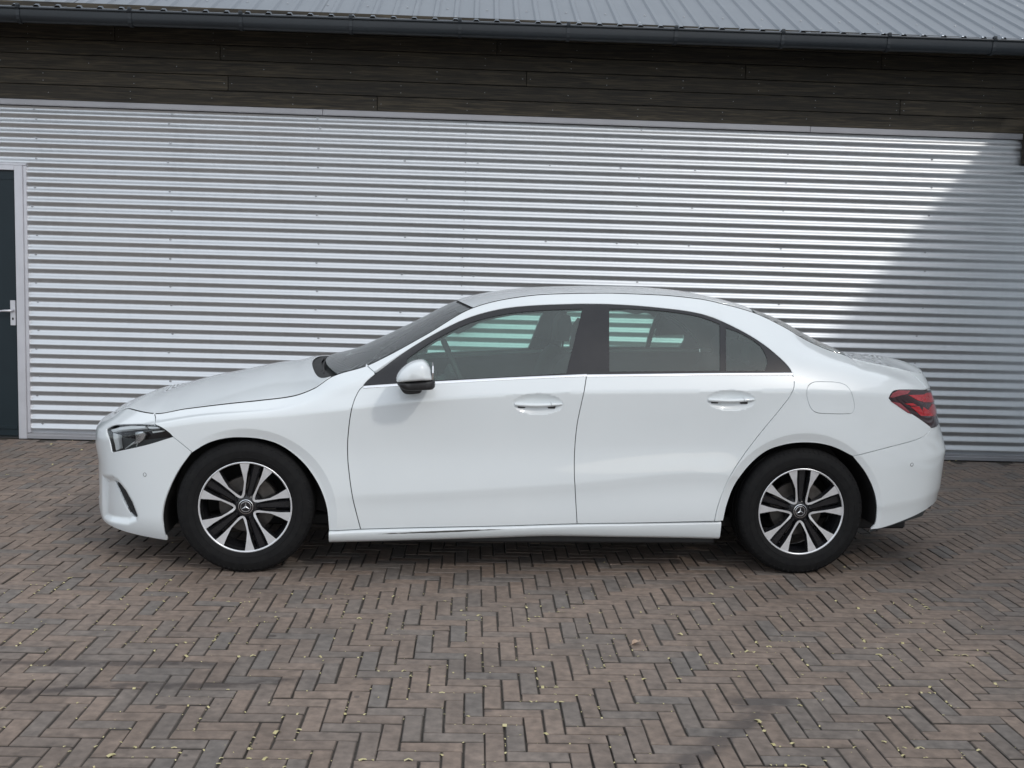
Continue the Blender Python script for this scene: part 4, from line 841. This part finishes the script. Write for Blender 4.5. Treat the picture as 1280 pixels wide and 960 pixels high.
def lever(hx, hz, x0, x1, mr_, door):
    n = 22; mb = MB(); rings = []
    for i in range(n):
        t = i/(n-1); x = x0+(x1-x0)*t; e = max(0.02, math.sin(math.pi*min(1, max(0, t)))**.35); z = hz+.006*t-.002*math.cos(math.pi*(t-.5)*2)
        yb = float(_PS0(np.array([s_of_x(x)]), np.array([z]), 0, False)[0, 1]); proud = .004+.012*e; hh = .0065+.0045*e
        if t > .78: hh *= 1-.35*(t-.78)/.22
        rings.append([(x, yb-proud*math.cos(a)+.010*(1-math.cos(a))*.5, z+hh*math.sin(a)) for a in np.linspace(0, 2*math.pi, 15)[:-1]])
    cut = int(n*.80); mb.loft(rings[:cut]); o = cmb(mb, 'handle', 'paint', door, True, 60, mr_)
    mb = MB(); r2 = [[(x+.002, y, z) for x, y, z in r] for r in rings[cut-1:]]; mb.loft(r2); cmb(mb, 'handle_cap', 'paint', o, True, 60, mr_)
    for xx in (x0+.030, x1-.052):
        mb = MB(); yb = float(_PS0(np.array([s_of_x(xx)]), np.array([hz-.004]), 0, False)[0, 1]); mb.box(xx-.014, xx+.022, yb+.0, yb+.022, hz-.014, hz+.004, .003); cmb(mb, 'handle_mount', 'plastic', o, mirror=mr_)
for mr_ in (False, True):
    cpart('front_wing', dF, 'paint', mirror=mr_)
    d = cpart('front_door', dFD, 'paint', mirror=mr_); lever(1.383, .8355, 1.270, 1.497, mr_, d)
    cpart('window_frame', dfrF, 'trim', d, mr_); cpart('window', dgF, 'glass', d, mr_); cpart('belt_trim', dbF, 'chrome', d, mr_)
    d2 = cpart('rear_door', dRD, 'paint', mirror=mr_); lever(2.328, .8745, 2.214, 2.443, mr_, d2)
    cpart('window_frame', dfrR, 'trim', d2, mr_); cpart('window', dgR, 'glass', d2, mr_); cpart('quarter_window', dgQ, 'glass', d2, mr_); cpart('belt_trim', dbR, 'chrome', d2, mr_)
    q = cpart('rear_wing', dB, 'paint', mirror=mr_); cpart('pillar_trim', dPT, 'inner', q, mr_)
    cpart('fuel_flap', dFu, 'paint', q, mr_)
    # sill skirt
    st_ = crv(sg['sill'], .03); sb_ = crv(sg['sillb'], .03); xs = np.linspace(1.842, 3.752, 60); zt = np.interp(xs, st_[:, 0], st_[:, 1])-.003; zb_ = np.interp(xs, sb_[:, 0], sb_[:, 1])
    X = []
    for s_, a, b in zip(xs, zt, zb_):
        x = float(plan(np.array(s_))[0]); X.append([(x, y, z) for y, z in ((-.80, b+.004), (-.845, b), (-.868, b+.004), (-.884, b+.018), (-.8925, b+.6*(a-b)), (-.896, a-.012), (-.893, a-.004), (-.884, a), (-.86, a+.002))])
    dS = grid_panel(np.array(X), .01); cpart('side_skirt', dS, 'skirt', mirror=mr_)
# --- rear: lights, boot lid, bumper
tlr = ring(sg['tl_top'], [sg['tl_top'][-1], (5.15, .912), (5.27, .905)], [(5.27, .905), (5.28, .83), (5.27, .765)], [(5.27, .765), (5.1, .737), sg['tl_bot'][0]], sg['tl_bot'], step=.009)
for mr_ in (False, True):
    t = cpart('tail_light', panel(tlr, h=.014, off=-.001, gap=.0018, rim=.02, detail=False), 'darkred', mirror=mr_)
    for nm, mt in (('tl_a', 'red'), ('tl_b', 'red'), ('tl_c', 'red'), ('tl_d', 'red'), ('tl_p', 'pinkred'), ('tl_q', 'pinkred')):
        cpart('light_segment', panel(ring(*[[a, b] for a, b in zip(sg[nm], sg[nm][1:]+sg[nm][:1])], step=.008), h=.01, off=-.0028, gap=.001, rim=.004, detail=False), mt, t, mr_)
half = ring(U_line(5.003, SM), closed=False); lidlow = [(SM, .735), (5.285, .738), (5.285, .765), (5.287, .908), (5.15, .916), (4.98, .924), (5.003, float(zU(np.array(5.003))))]
lidp = np.vstack([half, np.array(mir(half, SM))[1:], np.array(mir(ring([(5.003, .95), (4.985, .924)], [(4.985, .924), (5.15, .916), (5.287, .908)], [(5.287, .908), (5.287, .738)], [(5.287, .738), (SM, .738)], closed=False), SM))[::-1], np.array(mir(ring([(5.003, .95), (4.985, .924)], [(4.985, .924), (5.15, .916), (5.287, .908)], [(5.287, .908), (5.287, .738)], [(5.287, .738), (SM, .738)], closed=False), 0))[:, ::1]*[-1, 1]])
lid = cpart('boot_lid', panel(lidp, h=.018, al=True), 'paint')
half = ring(sg['rb_seam'], [sg['rb_seam'][-1], (5.1, .733), (5.3, .730), (SM, .730)], closed=False); lowr = ring([(SM, .345), (5.2, .34), (4.98, .318), sg['rb_bot'][-1]], rev(sg['rb_bot']), rev(sg['arch_rb']), closed=False)
rbp = np.vstack([half, np.array(mir(half, SM))[1:], np.array(mir(lowr, SM)), lowr[1:-1]])
rb = cpart('rear_bumper', panel(rbp, h=.016, al=True), 'paint')
dh = ring([(4.96, .308), (5.0, .318), (5.1, .330), (5.2, .338), (SM, .343)], closed=False); dl_ = ring([(SM, .255), (5.2, .262), (5.1, .275), (5.0, .296), (4.96, .304)], closed=False)
cpart('diffuser', panel(np.vstack([dh, np.array(mir(dh, SM))[1:], np.array(mir(dl_, SM)), dl_[1:-1]]), h=.03, off=.02, detail=False), 'plastic', rb)
for sgn in (1, -1):
    s0 = 4.758 if sgn > 0 else 2*SM-4.758; X = PS(np.array([s0]), np.array([.556])); nn = snormal(lambda s, z: PS(s, z), np.array([(s0, .556)]))[0]; t = unit(np.cross(nn, [0, 0, 1.])); w = np.cross(t, nn)
    mb = MB(); mb.loft([[tuple(X[0]+nn*hh+(t*math.cos(a)+w*math.sin(a))*r) for a in np.linspace(0, 2*math.pi, 17)[:-1]] for r, hh in ((.0095, -.001), (.0095, .0012), (.0078, .0012), (.0078, -.0005))]); cmb(mb, 'parking_sensor', 'rubber', rb)
    mb = MB(); mb.loft([[tuple(X[0]+nn*hh+(t*math.cos(a)+w*math.sin(a))*r) for a in np.linspace(0, 2*math.pi, 17)[:-1]] for r, hh in ((.0076, -.002), (.0076, .0008), (.006, .0014))]); cmb(mb, 'parking_sensor', 'paint', rb)
# --- bonnet, screen, roof, rear screen, boot top
TT = np.concatenate([-1+np.array([.0035, .008, .015, .025, .04, .06]), np.linspace(-.91, .91, 70), 1-np.array([.06, .04, .025, .015, .008, .0035])])
def top(x0, x1, nx, t=TT, off=0., xend=None, xpow=1.):
    a = np.linspace(0, 1, nx)**xpow; t = np.asarray(t); X = np.empty((nx, len(t), 3))
    for j, tj in enumerate(t):
        e = x1 if xend is None else xend(tj); X[:, j] = TS(x0+(e-x0)*a, np.full(nx, tj), off)
    return X
bonnet = cpart('bonnet', grid_panel(top(X0+.0025, .39, 110, xend=lambda t: .345+.047*abs(t)**14, xpow=1.6), .003), 'paint')
cpart('bonnet_seal', grid_panel(top(X0+.0025, .40, 40, np.linspace(-1.004, 1.004, 30), .009, xpow=1.6), 0), 'rubber')
cpart('cowl', grid_panel(top(.27, .52, 12, off=.035), .0), 'rubber')
for x_, y0, y1 in ((.325, -.60, .02), (.345, .0, .58)):
    mb = MB(); ys = np.linspace(y0, y1, 14); pts = []
    for i, y in enumerate(ys): xx = x_+.05*i/13; t_ = -y/.74; q = TS(np.array(xx+.06), np.array(t_)); pts.append((float(q[0]), y, float(q[2])-.012))
    mb.tube(pts, .007, 6); mb.tube([(pts[0][0]-.06, pts[0][1]+.06, pts[0][2]-.03), pts[2]], .009, 6); cmb(mb, 'wiper', 'rubber', None, True)
tw = np.linspace(-.975, .975, 40)
cpart('windscreen', grid_panel(top(.425, 1.062, 26, tw, .004), .006), 'screen')
fr = MB(); 
for sgn in (-1, 1): fr.loft([[tuple(v) for v in TS(np.full(4, x), np.array([sgn*.999, sgn*.93, sgn*.93, sgn*.999]))-np.array([(0, 0, .006), (0, 0, .007), (0, 0, .02), (0, 0, .02)])] for x in np.linspace(.425, 1.062, 20)])
cmb(fr, 'screen_surround', 'trim')
cpart('roof', grid_panel(top(1.075, 2.508, 60), .002), 'paint')
cpart('roof_ditch', grid_panel(top(1.07, 2.515, 40, np.linspace(-1.004, 1.004, 24), .009), 0), 'rubber')
cpart('headliner', grid_panel(top(1.06, 2.60, 24, np.linspace(-.99, .99, 24), .045), 0), 'liner')
cpart('rear_screen', grid_panel(top(2.53, 3.0, 24, tw, .003), .006), 'screen')
fr = MB()
for sgn in (-1, 1): fr.loft([[tuple(v) for v in TS(np.full(4, x), np.array([sgn*.999, sgn*.93, sgn*.93, sgn*.999]))-np.array([(0, 0, .005), (0, 0, .006), (0, 0, .02), (0, 0, .02)])] for x in np.linspace(2.53, 3.01, 20)])
cmb(fr, 'rear_screen_surround', 'trim')
cpart('boot_top', grid_panel(top(3.036, X1-.0015, 46, xpow=.75)), 'paint', lid)
# --- door mirrors
def blob(out, ys, sc_, cx, cz):
    return [[(cx+(x-cx)*k, y, cz+(z-cz)*k) for x, z in out] for y, k in zip(ys, sc_)]
cap = [(.711, .952), (.706, .968), (.715, .992), (.738, 1.018), (.768, 1.040), (.800, 1.052), (.826, 1.054), (.846, 1.042), (.860, 1.020), (.869, .992), (.873, .966), (.82, .960), (.765, .955)]
low = [(.712, .950), (.765, .953), (.82, .958), (.876, .964), (.884, .955), (.884, .932), (.872, .921), (.83, .917), (.79, .914), (.745, .916), (.720, .930)]
arm = [(.722, .932), (.80, .925), (.826, .916), (.826, .900), (.812, .893), (.760, .888), (.736, .897)]
def rsm(o): return [tuple(v) for v in smooth_ring(o, .007)]
for mr_ in (False, True):
    mb = MB(); c = rsm(cap); mb.loft(blob(c, (-.925, -.945, -.98, -1.03, -1.07, -1.092, -1.104, -1.109), (.86, .95, 1, 1, .96, .86, .68, .40), .80, .985)); M_ = cmb(mb, 'door_mirror', 'paint', None, True, 50, mr_)
    mb = MB(); c = rsm(low); mb.loft(blob(c, (-.915, -.93, -.98, -1.04, -1.075, -1.093, -1.10), (.88, .97, 1, 1, .95, .82, .55), .80, .945)); cmb(mb, 'mirror_base', 'plastic', M_, True, 45, mr_)
    mb = MB(); c = rsm(arm); mb.loft(blob(c, (-.855, -.90, -.96, -1.0), (.95, 1, 1, .9), .78, .91)); cmb(mb, 'mirror_arm', 'plastic', M_, True, 45, mr_)
    mb = MB(); mb.loft([[(.8735+d, y, z) for y, z in ((-.95, .968), (-1.085, .97), (-1.09, 1.0), (-1.07, 1.03), (-.99, 1.04), (-.955, 1.02))] for d in (-.004, .002)]); cmb(mb, 'mirror_glass', 'chrome', M_, mirror=mr_)
# --- wheels
def lathe(prof, n=72, cx=0, cz=0):
    mb = MB(); rings = [[(cx+r*math.cos(a), y, cz+r*math.sin(a)) for a in (2*math.pi*k/n for k in range(n))] for r, y in prof]; mb.loft(rings, True, False); return mb
HUBZ, RT, RR = .3180, .3225, .2185
tyre_prof = [(.205, .055), (.214, .075), (.219, .0885), (.2225, .0935), (.228, .0965), (.2405, .1005), (.242, .1022), (.2435, .1008), (.2620, .1035), (.2705, .1034), (.2715, .1046), (.2728, .1032), (.276, .1028), (.290, .0995), (.2985, .0955), (.301, .0948), (.3075, .0905), (.3155, .0830), (.3195, .0765), (.3215, .068)]
tread = [(.3222, .050), (.3222, .046), (.3165, .045), (.3165, .037), (.3222, .036), (.3225, .012), (.3165, .011), (.3165, .003)]
tp = [(r, -y) for r, y in tyre_prof]+[(r, -y) for r, y in tread]+[(r, y) for r, y in tread[::-1]]+[(r, y) for r, y in tyre_prof[::-1]]
V_spoke = [(.985, 26.6), (.76, 24.4), (.545, 22.4), (.40, 20.6), (.29, 18.5), (.235, 12.5), (.213, 5.5), (.208, 0)]; I_spoke = [(.985, 14.0), (.76, 16.2), (.56, 18.2), (.42, 15.2), (.33, 10.5), (.285, 6.5), (.262, 2.5), (.258, 0)]
def pol(r, a): return (RR*r*math.cos(math.radians(a)), RR*r*math.sin(math.radians(a)))
def spoke_mesh():
    """two-arm spoke: bright machined face, black flanks; opens towards +x axis"""
    mb = MB(); n = len(V_spoke)
    def yf(r): return -.0905+.012*(1-r)**1.5           # face stands a little further in towards the hub
    for sgn in (1, -1):
        O = [pol(r, sgn*a) for r, a in V_spoke]; I = [pol(r, sgn*a) for r, a in I_spoke]; yo = [yf(r) for r, a in V_spoke]
        of = [(x, y, z) for (x, z), y in zip(O, yo)]; inf = [(x, y, z) for (x, z), y in zip(I, yo)]
        ob = [(x*(.985), y+.034, z*1.0+(.004*sgn if i < 3 else 0)) for i, (x, y, z) in enumerate(of)]; ib = [(x, y+.034, z-(.004*sgn if i < 3 else 0)) for i, (x, y, z) in enumerate(inf)]
        V = of+inf+ob+ib; Fs = []; Ms = []
        for i in range(n-1):
            q = (i, i+1, n+i+1, n+i); Fs.append(q if sgn < 0 else q[::-1]); Ms.append(0)
            q = (i, 2*n+i, 2*n+i+1, i+1); Fs.append(q if sgn < 0 else q[::-1]); Ms.append(1)
            q = (n+i, n+i+1, 3*n+i+1, 3*n+i); Fs.append(q if sgn < 0 else q[::-1]); Ms.append(1)
            q = (2*n+i, 3*n+i, 3*n+i+1, 2*n+i+1); Fs.append(q if sgn < 0 else q[::-1]); Ms.append(1)
        o = len(mb.V); mb.V += V; mb.F += [tuple(k+o for k in f) for f in Fs]; mb.M += Ms
    return mb
sp_me = None
def wheel(cx, cy, rot, mirror, first=[None]):
    w = link('wheel', lathe([(RR*.995, -.0925), (RR*1.012, -.0935), (RR*1.012, -.088), (RR*.975, -.0885), (RR*.965, -.082), (RR*.955, -.06), (RR*.90, -.03), (RR*.88, .02), (RR*.93, .07), (RR*1.0, .085)], 80).build('tmp', 'rimblack').data, car)
    bpy.data.objects.remove(bpy.data.objects['tmp']); w.name = 'wheel'; w.data.name = 'wheel'
    w.location = (cx-CX0, cy, HUBZ); w.rotation_euler = (0, 0, math.pi if mirror else 0); smooth_by_angle(w, 40)
    t = lathe(tp, 96); t.V = [(x, y, max(z, -HUBZ+.0006)) for x, y, z in t.V]
    # shoulder blocks: shallow grooves across the shoulder
    t = t.build('tyre', 'tyre', w); smooth_by_angle(t, 30)
    tb = MB()
    for k in range(76):
        a = 2*math.pi*k/76; c_, s_ = math.cos(a), math.sin(a); da = .017
        for sd in (-1, 1):
            q = [(.3035, .0955), (.3120, .0895), (.3190, .0795), (.3222, .066), (.3228, .052)]; rg = []
            for r, y in q: rg.append([(r*math.cos(a+d), sd*y*1.006, r*math.sin(a+d)) for d in (-da, da)]+[((r-.006)*math.cos(a+d), sd*(y-.003), (r-.006)*math.sin(a+d)) for d in (da, -da)])
            rg = [[(x, y, max(z, -HUBZ+.0003)) for x, y, z in r] for r in rg]; tb.loft(rg)
    tag(tb.build('tread_blocks', 'tyre', t), kind='stuff')
    lip = lathe([(RR*.966, -.0885), (RR*.972, -.0925), (RR*.985, -.0940), (RR*1.0, -.0940), (RR*1.008, -.0925)], 80).build('rim_lip', 'machined', w); smooth_by_angle(lip, 60)
    lip.location = (0, 0, 0)
    for k in range(5):
        if first[0] is None: first[0] = spoke_mesh().build('spoke', ['machined', 'rimblack'], w).data; s = bpy.data.objects['spoke']
        else: s = link('spoke', first[0], w)
        s.rotation_euler = (0, -math.radians(rot+72*k), 0)
    hub = lathe([(.001, -.070), (RR*.19, -.072), (RR*.24, -.068), (RR*.29, -.055), (RR*.33, -.045), (RR*.33, -.01)], 48).build('hub', 'rimblack', w); smooth_by_angle(hub, 40)
    hb = MB()
    for k in range(5):
        a = math.radians(rot+36+72*k); bx_, bz_ = RR*.255*math.cos(a), RR*.255*math.sin(a); b = MB(); b.loft([[(bx_+.0085*q*math.cos(j*math.pi/3), y, bz_+.0085*q*math.sin(j*math.pi/3)) for j in range(6)] for q, y in ((1, -.05), (1, -.074), (.7, -.0765))]); b.build('wheel_bolt', 'rimblack', hub)
    # black webs running out between the bright arms
    wb = MB()
    for k in range(5):
        for dd in (36, 0):
            a = math.radians(rot+72*k+dd)
            if dd == 36: rg = [[(r*math.cos(a)-q*math.sin(a), y, r*math.sin(a)+q*math.cos(a)) for q, y in ((-wd, -.060), (-wd*.6, -.066), (wd*.6, -.066), (wd, -.060), (wd, -.03), (-wd, -.03))] for r, wd in ((RR*.2, .014), (RR*.5, .016), (RR*.97, .024))]; wb.loft(rg)
    wb = wb.build('spoke_webs', 'rimblack', w)
    d = lathe([(.02, -.012), (.135, -.012), (.139, -.008), (.139, .006), (.02, .006)], 48).build('brake_disc', 'disc', w); smooth_by_angle(d, 40)
    ca = MB(); rg = []
    for a in np.linspace(25, 75, 8) if not mirror else np.linspace(105, 155, 8):
        a = math.radians(a); rg.append([(r*math.cos(a), y, r*math.sin(a)) for r, y in ((.085, -.045), (.146, -.045), (.152, -.03), (.152, .02), (.085, .02))])
    ca.loft(rg); ca.build('brake_caliper', 'disc', w)
    cp = lathe([(.0335, -.066), (.0355, -.076), (.0345, -.0795), (.0325, -.0800)], 40).build('centre_cap', 'chrome', w); smooth_by_angle(cp, 60)
    c2 = lathe([(.0325, -.0799), (.0265, -.0802), (.0255, -.0795)], 40).build('cap_band', 'rimblack', cp); lathe([(.0258, -.0794), (.0245, -.0806), (.0228, -.0806), (.0220, -.0790)], 40).build('cap_ring', 'chrome', cp); lathe([(.0225, -.0788), (.0008, -.0788)], 40).build('cap_disc', 'rimblack', cp)
    sm = MB(); star_shape(sm, .0235, -.0789, -.0832, w=.17); sm.build('star_emblem', 'chrome', cp)
    return w
YW = .760
wheel(.003, -YW, 39.5, False); wheel(2.729, -YW, 269-72*3, False); wheel(.003, YW, 20, True); wheel(2.729, YW, 50, True)
# --- wheel housings, floor
for cx, cz, r in ((.012, .285, .398), (2.72, .292, .402)):
    for sgn in (-1, 1):
        mb = MB(); aa = np.linspace(-6 if cx > 1 else -10, 186 if cx > 1 else 196, 40)
        rg = [[(cx+r*math.cos(math.radians(a)), sgn*y, cz+r*math.sin(math.radians(a))) for y in ((lambda w: (w, w-.05, .70, .52))(min(.872, -float(plan(s_of_x(np.array(cx+r*math.cos(math.radians(a)))))[1])-.018)))]+[(cx+.02*math.cos(math.radians(a)), sgn*.515, cz+.02*math.sin(math.radians(a)))] for a in aa]
        mb.loft(rg, False, False); cmb(mb, 'wheel_housing', 'rubber', None, True, 40)
mb = MB(); mb.box(-.72, 3.45, -.50, .50, .150, .215, .01); mb.box(.42, 2.30, -.83, .83, .146, .2145, .01); cmb(mb, 'floor_pan', 'rubber')
# --- cabin
mb = MB(); rg = []
for y in np.linspace(-.70, .70, 15):
    k = 1-.10*(abs(y)/.7)**4; rg.append([(x, y, .55+(z-.55)*k) for x, z in ((.45, .55), (.45, .90), (.55, .935), (.78, .945), (.90, .92), (.93, .86), (.90, .72), (.84, .55))])
mb.loft(rg); cmb(mb, 'dashboard', 'inner', None, True, 40)
def seat(x, y, w):
    s = MB(); ex = lambda pts, w: [[(px, y+dy, pz) for px, pz in pts] for dy in (-w, -w*.92, w*.92, w)]
    def cush(sec, w, k=.9):
        cx = sum(p[0] for p in sec)/len(sec); cz = sum(p[1] for p in sec)/len(sec); s.loft([[(cx+(px-cx)*f, y+dy, cz+(pz-cz)*f) for px, pz in sec] for dy, f in ((-w, .72), (-w*.94, .9), (-w*.7, 1), (w*.7, 1), (w*.94, .9), (w, .72))])
    cush([(x-.34, .34), (x-.36, .46), (x-.30, .51), (x-.1, .49), (x+.1, .48), (x+.12, .34)], w)
    b0 = [(x+.02, .46), (x+.06, .70), (x+.16, .98), (x+.22, 1.04), (x+.29, 1.01), (x+.27, .90), (x+.20, .62), (x+.15, .42)]
    cush(b0, w*.96); o = cmb(s, 'seat', 'seat', None, True, 45)
    s = MB(); cush([(x+.215, 1.07), (x+.225, 1.19), (x+.255, 1.235), (x+.30, 1.22), (x+.315, 1.16), (x+.30, 1.07)], .125); s.tube([(x+.26, y-.06, 1.0), (x+.27, y-.06, 1.10)], .007, 6); s.tube([(x+.26, y+.06, 1.0), (x+.27, y+.06, 1.10)], .007, 6); cmb(s, 'headrest', 'seat', o, True, 45)
seat(1.40, -.37, .25); seat(1.40, .37, .25)
s = MB()
for sec in ([(2.0, .36), (1.99, .49), (2.1, .52), (2.42, .47), (2.45, .36)], [(2.38, .47), (2.46, .75), (2.60, 1.0), (2.70, 1.02), (2.74, .9), (2.6, .5)]):
    cx = sum(p[0] for p in sec)/len(sec); cz = sum(p[1] for p in sec)/len(sec); s.loft([[(cx+(px-cx)*f, dy, cz+(pz-cz)*f) for px, pz in sec] for dy, f in ((-.66, .75), (-.62, .95), (-.2, 1), (.2, 1), (.62, .95), (.66, .75))])
rbn = cmb(s, 'rear_bench', 'seat', None, True, 45)
for y in (-.38, 0, .38):
    s = MB(); sec = [(2.62, 1.0), (2.61, 1.08), (2.64, 1.12), (2.70, 1.11), (2.73, 1.04), (2.72, 1.0)]; s.loft([[(px, y+dy, pz) for px, pz in sec] for dy in (-.12, -.1, .1, .12)]); cmb(s, 'headrest', 'seat', rbn, True, 45)
MB_ = MB(); MB_.box(2.70, 3.05, -.64, .64, .97, .99); cmb(MB_, 'parcel_shelf', 'inner')
st = MB(); ctr = Vector((1.02, -.37, .93)); ax = Vector((.90, 0, .42)).normalized(); e1 = Vector((0, 1, 0)); e2 = ax.cross(e1); R_ = .185
ptsw = [tuple(ctr+(e1*math.cos(a)+e2*math.sin(a))*R_) for a in np.linspace(0, 2*math.pi, 41)]; st.tube(ptsw, .0155, 10, False); sw = cmb(st, 'steering_wheel', 'plastic', None, True)
hb = MB()
for a in (180, 0, 270): 
    d = (e1*math.cos(math.radians(a))+e2*math.sin(math.radians(a))); hb.tube([tuple(ctr-ax*.03), tuple(ctr-ax*.02+d*.10), tuple(ctr+d*R_)], [.03, .02, .013], 8)
hb.loft([[tuple(ctr+ax*dx+(e1*math.cos(b)+e2*math.sin(b)*.85)*r) for b in np.linspace(0, 2*math.pi, 21)[:-1]] for dx, r in ((-.06, .05), (-.03, .078), (.0, .07), (.008, .05))]); hb.tube([tuple(ctr-ax*.05), tuple(ctr-ax*.35)], .03, 8); cmb(hb, 'wheel_boss', 'inner', sw, True, 45)
